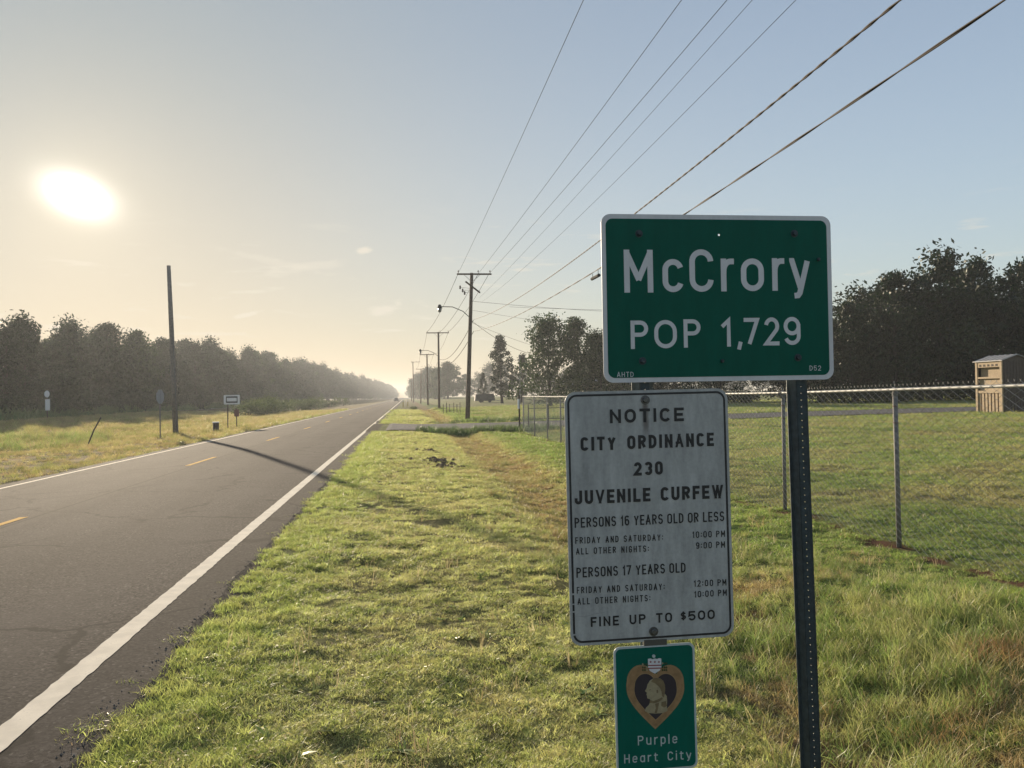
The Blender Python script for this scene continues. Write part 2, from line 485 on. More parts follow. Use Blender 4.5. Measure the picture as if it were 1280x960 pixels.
def asphalt_mat(name, base=(0.063, 0.054, 0.048), highway=True):
    m = bpy.data.materials.new(name)
    m.use_nodes = True
    q = NT(m.node_tree)
    pos = q.n('ShaderNodeNewGeometry').outputs['Position']
    sp = q.n('ShaderNodeSeparateXYZ', {0: pos})
    X, Y = sp.outputs[0], sp.outputs[1]
    vor = q.n('ShaderNodeTexVoronoi', {'Vector': pos, 'Scale': 60.0})
    vcol = q.n('ShaderNodeSeparateColor', {0: vor.outputs['Color']})
    c = q.mix(vcol.outputs[0], tuple(k * 0.35 for k in base), tuple(k * 1.75 for k in base))
    chips = q.smooth(vcol.outputs[1], 0.955, 0.985)
    c = q.mix(q.math('MULTIPLY', chips, 0.8), c, (0.22, 0.20, 0.175))
    stretch = q.n('ShaderNodeMapping', {'Vector': pos, 'Scale': (1.6, 0.16, 1.0)})
    pn = q.noise(stretch.outputs[0], 1.0, 5, 0.6)
    c = q.mix(q.math('MULTIPLY', q.smooth(pn, 0.35, 0.7), 0.4), c, tuple(k * 0.62 for k in base))
    pn2 = q.noise(pos, 0.5, 5, 0.65)
    c = q.mix(q.math('MULTIPLY', q.smooth(pn2, 0.45, 0.7), 0.35), c, tuple(k * 1.35 for k in base))
    if highway:
        # wheel paths worn paler, oil-darkened middle of each lane
        wp = q.math('COSINE', q.math('MULTIPLY', q.math('ADD', X, 2.95), 2 * math.pi / 1.62))
        wp = q.math('MULTIPLY', q.math('ADD', wp, q.math('MULTIPLY', q.math('SUBTRACT', pn2, 0.5), 2.5)), 0.5)
        c = q.mix(q.math('MULTIPLY', q.smooth(wp, 0.0, 0.9), 0.42), c, tuple(k * 1.45 for k in base))
        c = q.mix(q.math('MULTIPLY', q.smooth(q.math('MULTIPLY', wp, -1.0), 0.0, 0.9), 0.30), c, tuple(k * 0.6 for k in base))
    hgt = q.math('ADD', q.math('MULTIPLY', vcol.outputs[0], 0.6), q.noise(pos, 140, 3, 0.6))
    if highway:
        # paving joint beside the centre line
        jx = q.math('ADD', X, q.math('MULTIPLY', q.math('SUBTRACT', q.noise(q.n('ShaderNodeMapping', {'Vector': pos, 'Scale': (0.001, 1, 1)}).outputs[0], 3.0, 4, 0.6), 0.5), 0.05))
        j = q.math('SUBTRACT', 1.0, q.smooth(q.math('ABSOLUTE', q.math('SUBTRACT', jx, -5.53)), 0.018, 0.05))
        c = q.mix(q.math('MULTIPLY', j, 0.8), c, (0.018, 0.016, 0.014))
        # sparse cracks
        wv = q.n('ShaderNodeVectorMath', {0: pos, 1: q.n('ShaderNodeVectorMath', {0: q.n('ShaderNodeTexNoise', {'Vector': pos, 'Scale': 1.6, 'Detail': 4.0}).outputs['Color'], 1: (0.9, 0.9, 0.0)}, operation='MULTIPLY').outputs[0]}, operation='ADD')
        vc = q.n('ShaderNodeTexVoronoi', {'Vector': wv.outputs[0], 'Scale': 0.34}, feature='DISTANCE_TO_EDGE')
        cr = q.math('SUBTRACT', 1.0, q.smooth(vc.outputs[0], 0.006, 0.016))
        cr = q.math('MULTIPLY', cr, q.smooth(q.noise(pos, 0.45, 2, 0.5), 0.40, 0.50))
        c = q.mix(q.math('MULTIPLY', cr, 0.75), c, (0.02, 0.018, 0.016))
        # darker polished strip between wheel paths and shoulder
        sh = q.math('MULTIPLY', q.smooth(X, -2.15, -1.95), 0.35)
        c = q.mix(sh, c, tuple(k * 0.55 for k in base))
    bn = q.n('ShaderNodeBump', {'Strength': 0.45, 'Distance': 0.005, 'Height': hgt})
    b = q.n('ShaderNodeBsdfPrincipled', {'Base Color': c, 'Roughness': 0.95, 'Specular IOR Level': 0.04, 'Normal': bn.outputs[0]})
    q.n('ShaderNodeOutputMaterial', {'Surface': b.outputs[0]})
    return m


def paint_mat(name, col, wear=0.5):
    m = bpy.data.materials.new(name)
    m.use_nodes = True
    q = NT(m.node_tree)
    pos = q.n('ShaderNodeNewGeometry').outputs['Position']
    n1 = q.noise(pos, 70, 5, 0.75)
    n2 = q.noise(pos, 5, 4, 0.6)
    c = q.mix(q.smooth(n2, 0.3, 0.7), tuple(k * 0.82 for k in col), col)
    wv = q.smooth(q.math('ADD', q.math('MULTIPLY', n1, 0.8), q.math('MULTIPLY', n2, 0.35)), 0.66 + 0.1 * (1 - wear), 0.78 + 0.1 * (1 - wear))
    c = q.mix(q.math('MULTIPLY', wv, 0.75), c, (0.11, 0.10, 0.09))
    bn = q.n('ShaderNodeBump', {'Strength': 0.4, 'Distance': 0.004, 'Height': n1})
    b = q.n('ShaderNodeBsdfPrincipled', {'Base Color': c, 'Roughness': 0.95, 'Specular IOR Level': 0.04, 'Normal': bn.outputs[0]})
    q.n('ShaderNodeOutputMaterial', {'Surface': b.outputs[0]})
    return m


M['ground'] = ground_mat()
M['asphalt'] = asphalt_mat('highway_asphalt')
M['lane'] = asphalt_mat('side_lane_asphalt', (0.12, 0.115, 0.11), False)
M['linewhite'] = paint_mat('white_line_paint', (0.80, 0.71, 0.57), 0.9)
M['lineyellow'] = paint_mat('yellow_line_paint', (0.62, 0.36, 0.08), 0.4)


# ------------------------------------------------------------------ terrain
def vnoise(x, y, s, seed=0):
    """cheap smooth value noise on arrays"""
    x = np.asarray(x, float) / s + seed * 17.3
    y = np.asarray(y, float) / s + seed * 9.1
    xi, yi = np.floor(x), np.floor(y)
    xf, yf = x - xi, y - yi
    u, v = xf * xf * (3 - 2 * xf), yf * yf * (3 - 2 * yf)

    def h(a, b):
        n = np.sin(a * 127.1 + b * 311.7 + seed * 74.7) * 43758.5453
        return n - np.floor(n)
    return (h(xi, yi) * (1 - u) + h(xi + 1, yi) * u) * (1 - v) + (h(xi, yi + 1) * (1 - u) + h(xi + 1, yi + 1) * u) * v


def sstep(a, b, x):
    t = np.clip((x - a) / (b - a), 0, 1)
    return t * t * (3 - 2 * t)


def ground_z(X, Y):
    X = np.asarray(X, float); Y = np.asarray(Y, float)
    z = np.full(np.broadcast(X, Y).shape, -0.06)
    X, Y = np.broadcast_to(X, z.shape), np.broadcast_to(Y, z.shape)
    r = X > -2.15
    lane = sstep(43.2, 45.6, Y) * (1 - sstep(55.5, 58.5, Y))        # fill under the side lane
    zr = -0.014 - 0.085 * sstep(-1.6, 1.0, X)
    ditch = np.exp(-((X - 2.75) / 0.85) ** 2) * 0.24
    ditch = ditch * (1 - lane) * (1 - sstep(150, 260, Y))
    zr = zr - ditch
    rise = 0.50 * (1 - np.exp(-np.clip(X - 6.2, 0, None) / 16.0))
    zr = zr + rise
    far = sstep(70, 240, Y) * sstep(1, 12, X) * 0.55
    zr = zr + far
    # mound of ditch spoil beyond the lane
    zr = zr + lane * 0.06 * (1 - sstep(6, 10, X))
    for (mx, my, mr, mh) in ((1.2, 62.5, 3.4, 0.22), (3.4, 70, 3.0, 0.2), (0.7, 82, 2.2, 0.28), (6.0, 80, 3.2, 0.22), (5, 96, 4, 0.3), (4.3, 114, 2.0, 0.35), (4.0, 150, 2.5, 0.4)):
        zr = zr + mh * np.exp(-((X - mx) ** 2 + ((Y - my) * 1.2) ** 2) / mr ** 2)
    zl = -0.035 - 0.12 * sstep(-9.1, -11.0, X) * 1.0
    zl = -0.035 - 0.12 * (1 - sstep(-11.0, -9.1, X)) - 0.16 * np.exp(-((X + 17.5) / 3.2) ** 2) + 0.35 * (1 - sstep(-40, -22, X))
    z = np.where(r, zr, np.where(X < -9.0, zl, -0.06))
    onroad = (X <= -2.15) & (X >= -9.0)
    bump = (vnoise(X, Y, 0.30, 1) - 0.5) * 0.05 + (vnoise(X, Y, 1.7, 2) - 0.5) * 0.06 + (vnoise(X, Y, 9, 3) - 0.5) * 0.10 * sstep(6, 12, np.abs(X + 2))
    edge = np.where(X > -2.15, sstep(-1.7, -0.9, X), sstep(9.0, 10.5, -X))
    z = z + np.where(onroad, 0, bump * edge) * (1 - 0.8 * lane * (X < 60))
    return z


def axis(segs):
    out = []
    for a, b, st in segs:
        n = max(1, int(round((b - a) / st)))
        out.extend(list(np.linspace(a, b, n, endpoint=False)))
    out.append(segs[-1][1])
    return np.array(out)


xs = axis([(-1500, -300, 150), (-300, -60, 20), (-60, -24, 3), (-24, -9.4, 0.6), (-9.4, -8.9, 0.1), (-8.9, -2.4, 1.6), (-2.4, 7.5, 0.13), (7.5, 20, 0.5), (20, 60, 2), (60, 300, 20), (300, 1500, 150)])
ys = axis([(-60, 0, 6), (0, 3, 0.4), (3, 24, 0.14), (24, 60, 0.35), (60, 130, 1.2), (130, 300, 5), (300, 900, 30), (900, 1800, 90)])
GX, GY = np.meshgrid(xs, ys)
GZ = ground_z(GX, GY)
nx, ny = len(xs), len(ys)
co = np.stack([GX, GY, GZ], -1).reshape(-1, 3)
ii = (np.arange(ny - 1)[:, None] * nx + np.arange(nx - 1)[None, :]).ravel()
quads = np.stack([ii, ii + 1, ii + nx + 1, ii + nx], 1)


def np_mesh(name, co, faces, mats, smooth=False, midx=None):
    """fast mesh from arrays; faces is (n,k)"""
    me = bpy.data.meshes.new(name)
    n, k = faces.shape
    me.vertices.add(len(co))
    me.vertices.foreach_set('co', np.asarray(co, np.float32).ravel())
    me.loops.add(n * k)
    me.loops.foreach_set('vertex_index', faces.astype(np.int32).ravel())
    me.polygons.add(n)
    me.polygons.foreach_set('loop_start', np.arange(0, n * k, k, dtype=np.int32))
    try:
        me.polygons.foreach_set('loop_total', np.full(n, k, dtype=np.int32))
    except Exception:
        pass
    for m in (mats if isinstance(mats, (list, tuple)) else [mats]):
        me.materials.append(m)
    if midx is not None:
        me.polygons.foreach_set('material_index', np.asarray(midx, np.int32))
    me.polygons.foreach_set('use_smooth', np.full(n, smooth))
    me.update(calc_edges=True)
    me.validate()
    return me


def link(name, me, parent=None, loc=None):
    o = bpy.data.objects.new(name, me)
    COL.objects.link(o)
    if parent: o.parent = parent
    if loc is not None: o.location = loc
    return o


tag(link('ground', np_mesh('ground', co, quads, M['ground'], True)), kind='structure')

# road: crowned sheet with a ragged right edge
ROAD_C = -5.36
CROWN = 0.10


def road_z(x):
    return CROWN * (1 - min(1.0, abs(x - ROAD_C) / 3.6) ** 1.3)


ryl = list(axis([(-40, 0, 4), (0, 22, 0.06), (22, 45, 0.2), (45, 160, 2), (160, 700, 20), (700, 1780, 120)]))
rx = [-8.9, -8.5, -7.7, -6.8, -6.0, -5.36, -4.7, -4.0, -3.2, -2.6, -2.17, -1.95, -1.7]
mb = MB()
for y in ryl:
    for i, x in enumerate(rx):
        xx = x
        if i == len(rx) - 1:
            xx = x + 0.05 * float(vnoise(0, y, 0.13, 5) - 0.5) + 0.06 * float(vnoise(0, y, 0.6, 15) - 0.5) + 0.10 * float(vnoise(0, y, 2.3, 6) - 0.5)
        if i == 0:
            xx = x + 0.2 * float(vnoise(0, y, 1.1, 7) - 0.5)
        mb.v.append((xx, y, road_z(x) + 0.004))
    mb.v.append((mb.v[-1][0] + 0.16, y, -0.045))
n = len(rx) + 1
for j in range(len(ryl) - 1):
    for i in range(n - 1):
        mb.f.append((j * n + i, j * n + i + 1, (j + 1) * n + i + 1, (j + 1) * n + i)); mb.m.append(0)
road = tag(mb.build('road', M['asphalt'], smooth=False), kind='structure')


def strip(name, xa, xb, y0, y1, mat, st=0.6, jit=0.0, parent=road):
    q = MB()
    yy = axis([(y0, min(y1, 60), st)] + ([(60, y1, 12)] if y1 > 60 else [])) if y0 < 60 else np.linspace(y0, y1, max(2, int((y1 - y0) / 12)))
    for y in yy:
        a = xa + random.uniform(-jit, jit)
        b = xb + random.uniform(-jit, jit)
        q.v += [(a, y, road_z(xa) + 0.0075), (b, y, road_z(xb) + 0.0075)]
    for j in range(len(yy) - 1):
        q.f.append((2 * j, 2 * j + 1, 2 * j + 3, 2 * j + 2)); q.m.append(0)
    return q.build(name, mat, parent)


strip('edge_line', -2.245, -2.085, -20, 1500, M['linewhite'], 0.08, 0.006)
strip('edge_line', -8.56, -8.42, -20, 1500, M['linewhite'], 0.5, 0.006)
for k in range(-2, 28):
    strip('centre_dash', -5.77, -5.64, 22.7 + 12.6 * k - 0.0, 25.9 + 12.6 * k, M['lineyellow'], 0.2, 0.007)

mb = MB()
py_ = np.linspace(76, 300, 60)
for y in py_:
    for x in (-37.6, -36.4):
        mb.v.append((x, y, float(ground_z(x, y)) + 0.07))
for j in range(len(py_) - 1):
    mb.f.append((2 * j, 2 * j + 1, 2 * j + 3, 2 * j + 2)); mb.m.append(0)
tag(mb.build('path', simple('pale_gravel', (0.34, 0.31, 0.26), 0.9, 0, 2, 0.2)), kind='structure')

# side lane on the right (crosses the verge, runs behind the yard)
mb = MB()
lx = axis([(-1.85, 8, 0.5), (8, 130, 2.0)])
for i, x in enumerate(lx):
    fl = 3.2 * math.exp(-(x + 1.7) / 1.4) if x < 5 else 0
    ya, yb = 46.2 - fl * 0.8 + 0.15 * float(vnoise(x, 0, 1.2, 8)), 54.8 + fl * 0.6 + 0.15 * float(vnoise(x, 3, 1.2, 8))
    z0 = -0.012 if x < -1.2 else 0.0
    zz = max(float(ground_z(x, 50.0)), float(ground_z(x, 47.0)), float(ground_z(x, 54.0))) + 0.035
    if x < -1.0: zz = 0.0 + 0.002
    for t in (0, 0.33, 0.66, 1):
        mb.v.append((x, ya + (yb - ya) * t, zz))
for i in range(len(lx) - 1):
    for t in range(3):
        mb.f.append((i * 4 + t, (i + 1) * 4 + t, (i + 1) * 4 + t + 1, i * 4 + t + 1)); mb.m.append(0)
tag(mb.build('side_road', M['lane']), kind='structure')


# ------------------------------------------------------------------ planar sheets and lettering (local x right, z up, facing -y)
def rrect(w, h, r, n=8):
    pts = []
    for cx, cz, a0 in ((w / 2 - r, h / 2 - r, 0), (-w / 2 + r, h / 2 - r, 90), (-w / 2 + r, -h / 2 + r, 180), (w / 2 - r, -h / 2 + r, 270)):
        for k in range(n + 1):
            t = rad(a0 + 90 * k / n)
            pts.append((cx + r * math.cos(t), cz + r * math.sin(t)))
    return pts


def circ(cx, cz, r, n=10):
    return [(cx + r * math.cos(2 * math.pi * k / n), cz + r * math.sin(2 * math.pi * k / n)) for k in range(n)]


def sheet(mb, outline, holes, y0, y1, mi=0):
    """plate between y0 (front) and y1 (back)"""
    loops = [outline] + list(holes)
    tris = tessellate_polygon([[Vector((p[0], p[1], 0)) for p in lp] for lp in loops])
    flat = [p for lp in loops for p in lp]
    n = len(flat)
    vs = [(p[0], y0, p[1]) for p in flat] + [(p[0], y1, p[1]) for p in flat]
    fs = []
    for t in tris:
        a, b, c = (flat[i] for i in t)
        cr = (b[0] - a[0]) * (c[1] - a[1]) - (b[1] - a[1]) * (c[0] - a[0])
        t = tuple(t) if cr > 0 else tuple(reversed(t))
        fs.append(t)                       # front (-y): ccw seen from -y
        fs.append(tuple(i + n for i in reversed(t)))
    s0 = 0
    for lp in loops:
        m = len(lp)
        for k in range(m):
            a, b = s0 + k, s0 + (k + 1) % m
            fs.append((b, a, a + n, b + n) if lp is outline else (b, a, a + n, b + n))
        s0 += m
    mb.add(vs, fs, mi)
    return mb


def arc(cx, cy, rx_, ry_, a0, a1, n=12):
    return [(cx + rx_ * math.cos(rad(a0 + (a1 - a0) * k / n)), cy + ry_ * math.sin(rad(a0 + (a1 - a0) * k / n))) for k in range(n + 1)]


TT = [0.01]


def stadium_open(W, H, cut):
    r = min(W / 2, H / 2)
    t = TT[0]
    cut = min(cut, max(0.10 * H, (H - t - 0.30 * (H + t)) / 2))
    if cut < r:
        a = math.degrees(math.asin((r - cut) / r))
        return arc(W - r, H - r, r, r, a, 90, 8) + arc(r, H - r, r, r, 90, 180, 8) + arc(r, r, r, r, 180, 270, 8) + arc(W - r, r, r, r, 270, 360 - a, 8)
    return [(W, H - cut)] + arc(W - r, H - r, r, r, 0, 90, 8) + arc(r, H - r, r, r, 90, 180, 8) + arc(r, r, r, r, 180, 270, 8) + arc(W - r, r, r, r, 270, 360, 8) + [(W, cut)]


def glyph(ch, W, H):
    """centre-line strokes of a letter in a box W x H; list of (points, closed)"""
    r = min(W / 2, H / 2)
    bowl = H * 0.5
    if ch in 'O0':
        return [(arc(W - r, H - r, r, r, 0, 90, 8) + arc(r, H - r, r, r, 90, 180, 8) + arc(r, r, r, r, 180, 270, 8) + arc(W - r, r, r, r, 270, 360, 8), True)]
    if ch == 'C': return [(stadium_open(W, H, H * 0.33)[0:], False)]
    if ch == 'G': return [(stadium_open(W, H, H * 0.33)[:-1] + [(W, H * 0.45), (W * 0.55, H * 0.45)], False)]
    if ch == 'D':
        r2 = min(W * 0.75, H / 2)
        return [([(0, 0), (0, H)] + arc(W - r2, H - r2, r2, r2, 90, 0, 8) + arc(W - r2, r2, r2, r2, 0, -90, 8), True)]
    if ch in 'PR':
        rb = bowl / 2
        s = [([(0, 0), (0, H)], False), ([(0, H)] + arc(W - min(rb, W * .7), H - rb, min(rb, W * .7), rb, 90, -90, 10) + [(0, H - bowl)], False)]
        if ch == 'R': s.append(([(W * 0.45, H - bowl), (W, 0)], False))
        return s
    if ch == 'E': return [([(W, H), (0, H), (0, 0), (W, 0)], False), ([(0, H / 2), (W * 0.85, H / 2)], False)]
    if ch == 'F': return [([(W, H), (0, H), (0, 0)], False), ([(0, H / 2), (W * 0.85, H / 2)], False)]
    if ch == 'H': return [([(0, 0), (0, H)], False), ([(W, 0), (W, H)], False), ([(0, H / 2), (W, H / 2)], False)]
    if ch == 'I': return [([(0, 0), (0, H)], False)]
    if ch == 'J': return [([(W, H)] + [(W, r)] + arc(W - r, r, r, r, 0, -180, 12) + [(0, H * 0.3)], False)]
    if ch == 'L': return [([(0, H), (0, 0), (W, 0)], False)]
    if ch == 'M': return [([(0, 0), (0, H)], False), ([(W, 0), (W, H)], False), ([(0, H), (W / 2, H * 0.28)], False), ([(W, H), (W / 2, H * 0.28)], False)]
    if ch == 'N': return [([(0, 0), (0, H)], False), ([(W, 0), (W, H)], False), ([(0, H), (W, 0)], False)]
    if ch == 'A': return [([(0, 0), (W / 2, H)], False), ([(W / 2, H), (W, 0)], False), ([(W * 0.18, H * 0.3), (W * 0.82, H * 0.3)], False)]
    if ch == 'V': return [([(0, H), (W / 2, 0)], False), ([(W / 2, 0), (W, H)], False)]
    if ch == 'W': return [([(0, H), (W * 0.27, 0)], False), ([(W * 0.27, 0), (W / 2, H)], False), ([(W / 2, H), (W * 0.73, 0)], False), ([(W * 0.73, 0), (W, H)], False)]
    if ch == 'Y': return [([(0, H), (W / 2, H * 0.42), (W, H)], False), ([(W / 2, H * 0.42), (W / 2, 0)], False)]
    if ch == 'T': return [([(0, H), (W, H)], False), ([(W / 2, H), (W / 2, 0)], False)]
    if ch == 'U': return [([(0, H)] + arc(r, r, r, r, 180, 270, 8) + arc(W - r, r, r, r, 270, 360, 8) + [(W, H)], False)]
    if ch in 'S$':
        p = arc(W / 2, H * 0.74, W / 2, H * 0.26, 15, 255, 14) + arc(W / 2, H * 0.26, W / 2, H * 0.26, 75, -165, 14)
        return [(p, False)] + ([([(W / 2, -H * 0.12), (W / 2, H * 1.12)], False)] if ch == '$' else [])
    if ch == '2':
        ru = H * 0.28
        return [(arc(W / 2, H - ru, W / 2, ru, 170, -35, 14) + [(0, 0), (W, 0)], False)]
    if ch == '3':
        return [(arc(W / 2, H * 0.75, W / 2, H * 0.25, 160, -90, 14), False), (arc(W / 2, H * 0.26, W / 2, H * 0.26, 90, -160, 14), False)]
    if ch == '5':
        return [([(W * 0.93, H), (W * 0.08, H), (0, H * 0.5)] + arc(W / 2, H * 0.31, W / 2, H * 0.31, 130, -160, 14), False)]
    if ch in '69':
        rb = H * 0.30
        p1 = arc(W / 2, rb, W / 2, rb, 0, 360, 18)[:-1]
        p2 = [(0, rb), (0, H - r)] + arc(W / 2, H - r, W / 2, r, 180, 20, 10)
        if ch == '9':
            p1 = [(W - x, H - y) for x, y in p1]; p2 = [(W - x, H - y) for x, y in p2]
        return [(p1, True), (p2, False)]
    if ch == '7': return [([(0, H), (W, H), (W * 0.3, 0)], False)]
    if ch == '1': return [([(0, H * 0.74), (W, H), (W, 0)], False)]
    if ch == ',': return [([(W * 0.9, H * 0.10), (0, -H * 0.22)], False)]
    if ch == ':': return [([(0, H * 0.18), (0, H * 0.22)], False), ([(0, H * 0.68), (0, H * 0.72)], False)]
    x = H * 0.74                     # lower case height
    rx2 = min(W / 2, x / 2)
    if ch == 'c': return [(stadium_open(W, x, x * 0.30), False)]
    if ch == 'o': return glyph('O', W, x)
    if ch == 'r': return [([(0, 0), (0, x)], False), ([(0, x * 0.55)] + arc(W * 0.9, x * 0.62, W * 0.9, x * 0.38, 165, 90, 8) + [(W * 1.0, x)], False)]
    if ch == 'y': return [([(0, x), (W * 0.52, 0)], False), ([(W, x), (W * 0.48, -H * 0.14)] + [(W * 0.36, -H * 0.21), (W * 0.12, -H * 0.22)], False)]
    if ch == 'u': return [([(0, x)] + arc(rx2, rx2, rx2, rx2, 180, 270, 8) + arc(W - rx2, rx2, rx2, rx2, 270, 360, 8), False), ([(W, x), (W, 0)], False)]
    if ch == 'p': return glyph('o', W, H)[:1] + [([(0, x), (0, -H * 0.25)], False)]
    if ch == 'a': return glyph('o', W, H)[:1] + [([(W, x), (W, 0)], False)]
    if ch == 'l': return [([(0, H * 1.0), (0, 0)], False)]
    if ch == 'i': return [([(0, x), (0, 0)], False), ([(0, H * 1.04), (0, H * 1.06)], False)]
    if ch == 't': return [([(W * 0.35, H * 0.95), (W * 0.35, x * 0.2)] + arc(W * 0.35 + x * 0.2, x * 0.2, x * 0.2, x * 0.2, 180, 270, 5) + [(W, 0)], False), ([(0, x), (W, x)], False)]
    if ch == 'e': return [([(0, x * 0.52), (W, x * 0.52)] + arc(W - rx2, x - rx2, rx2, rx2, 0, 90, 8) + arc(rx2, x - rx2, rx2, rx2, 90, 180, 8) + arc(rx2, rx2, rx2, rx2, 180, 270, 8) + arc(W - rx2, rx2, rx2, rx2, 270, 335, 6), False)]
    return []


GW = dict(M=1.22, W=1.6, I=0.0, i=0.0, l=0.0, r=0.55, t=0.6, J=0.85, L=0.8, E=0.85, F=0.8, A=1.1, V=1.08, Y=1.08, T=0.95, O=1.05, C=1.0)
GW.update({'1': 0.4, ',': 0.18, ':': 0.0, ' ': 0.0, 'c': 0.85, 'o': 0.95, 'y': 0.95, 'u': 0.85, 'p': 0.85, 'a': 0.85, 'e': 0.85})


def stroke(mb, pts, closed, t, y, box=None, ext=False):
    P = [Vector((p[0], p[1])) for p in pts]
    if box and len(P) == 2:
        d = (P[1] - P[0]).normalized()
        nrm = Vector((-d.y, d.x)) * (t / 2)
        a, b = P[0] - d * t * 0.9, P[1] + d * t * (0.9 if P[1].y < box[2] + t or P[1].y > box[3] - t else 0.15)
        poly = [a + nrm, a - nrm, b - nrm, b + nrm]
        for ax, lim, sgn in ((0, box[0], 1), (0, box[1], -1), (1, box[2], 1), (1, box[3], -1)):
            out = []
            for i in range(len(poly)):
                p, q_ = poly[i - 1], poly[i]
                pi, qi = sgn * (p[ax] - lim) >= 0, sgn * (q_[ax] - lim) >= 0
                if pi != qi:
                    k = (lim - p[ax]) / (q_[ax] - p[ax])
                    out.append(p.lerp(q_, k))
                if qi: out.append(q_)
            poly = out
            if len(poly) < 3: return
        mb.add([(v.x, y, v.y) for v in poly], [tuple(range(len(poly)))])
        return
    Q = [P[0]]
    for p in P[1:]:
        if (p - Q[-1]).length > 1e-6: Q.append(p)
    P = Q
    if closed and (P[0] - P[-1]).length < 1e-6: P.pop()
    n = len(P)
    if not closed and ext:
        for e, f_ in ((0, 1), (-1, -2)):
            d = P[e] - P[f_]
            if d.length > 1e-6 and min(abs(d.x), abs(d.y)) < 0.02 * d.length:
                P[e] = P[e] + d.normalized() * (t / 2)
    vs = []
    for i in range(n):
        if closed or 0 < i < n - 1:
            a, b = (P[i] - P[i - 1]).normalized(), (P[(i + 1) % n] - P[i]).normalized()
        elif i == 0:
            a = b = (P[1] - P[0]).normalized()
        else:
            a = b = (P[-1] - P[-2]).normalized()
        na, nb = Vector((-a.y, a.x)), Vector((-b.y, b.x))
        m = (na + nb)
        m = m.normalized() if m.length > 1e-6 else na
        k = min(1.0 / max(0.35, m.dot(na)), 2.2)
        vs += [P[i] + m * (t / 2 * k), P[i] - m * (t / 2 * k)]
    f = []
    for i in range(n if closed else n - 1):
        j = (i + 1) % n
        f.append((2 * i, 2 * i + 1, 2 * j + 1, 2 * j))
    if box:
        vs = [Vector((min(max(v.x, box[0]), box[1]), min(max(v.y, box[2]), box[3]))) for v in vs]
    mb.add([(v.x, y, v.y) for v in vs], f)


def lettering(parent, text, xl, xr, zb, cap, t, mat, y, gap=0.5, space=1.0, slope=0.0, name='lettering', custom=None):
    """text fitted between xl and xr; gap and space in units of letter width"""
    H = cap - t
    # total = sum(GW*w) + n*t + gaps
    units, fixed = 0.0, 0.0
    for i, ch in enumerate(text):
        if ch == ' ':
            units += space
        else:
            units += GW.get(ch, 1.0); fixed += t
        if i < len(text) - 1: units += gap
    wu = (xr - xl - fixed) / units
    x = xl
    k = 0
    for i, ch in enumerate(text):
        mb = MB()
        if ch == ' ':
            x += space * wu
        else:
            W = max(1e-4, GW.get(ch, 1.0) * wu)
            TT[0] = t
            for pts, cl in glyph(ch, W, H):
                k = (k + 1) % 3
                dz_ = slope * (x - xl)
                bx = (x, x + W + t, zb + dz_, zb + dz_ + cap) if ch in 'NMWVAYKZ' else None
                if ch == 'y': bx = (x, x + W + t, zb - cap, zb + cap * 0.74 + t * 0.26)
                diag = ch in 'NMWVA' and abs(pts[0][0] - pts[-1][0]) > 1e-6
                ts = t * (0.80 if diag and t / cap > 0.17 else 1.0)
                stroke(mb, [(x + t / 2 + px, zb + t / 2 + pz + dz_) for px, pz in pts], cl, ts, y - 0.00018 * k, bx, True)
            mb.build('letter', mat, parent)
            x += W + t
        x += gap * wu


def bolt_head(parent, x, z, y, r=0.011, mat='bolt', washer=True):
    q = MB()
    if washer:
        q.add([(x + r * 1.5 * math.cos(a), yy, z + r * 1.5 * math.sin(a)) for yy in (y, y - 0.002) for a in [2 * math.pi * k / 14 for k in range(14)]],
              [tuple(range(14, 28))[::-1]] + [(k, (k + 1) % 14, 14 + (k + 1) % 14, 14 + k) for k in range(14)])
    q.add([(x + r * s * math.cos(a + 0.3), yy, z + r * s * math.sin(a + 0.3)) for yy, s in ((y - 0.002, 1), (y - 0.009, 0.95), (y - 0.011, 0.75)) for a in [2 * math.pi * k / 6 for k in range(6)]],
          [tuple(range(12, 18))[::-1]] + [(j * 6 + k, j * 6 + (k + 1) % 6, j * 6 + 6 + (k + 1) % 6, j * 6 + 6 + k) for j in range(2) for k in range(6)])
    return q.build('bolt', M[mat], parent)


SY = 2.955


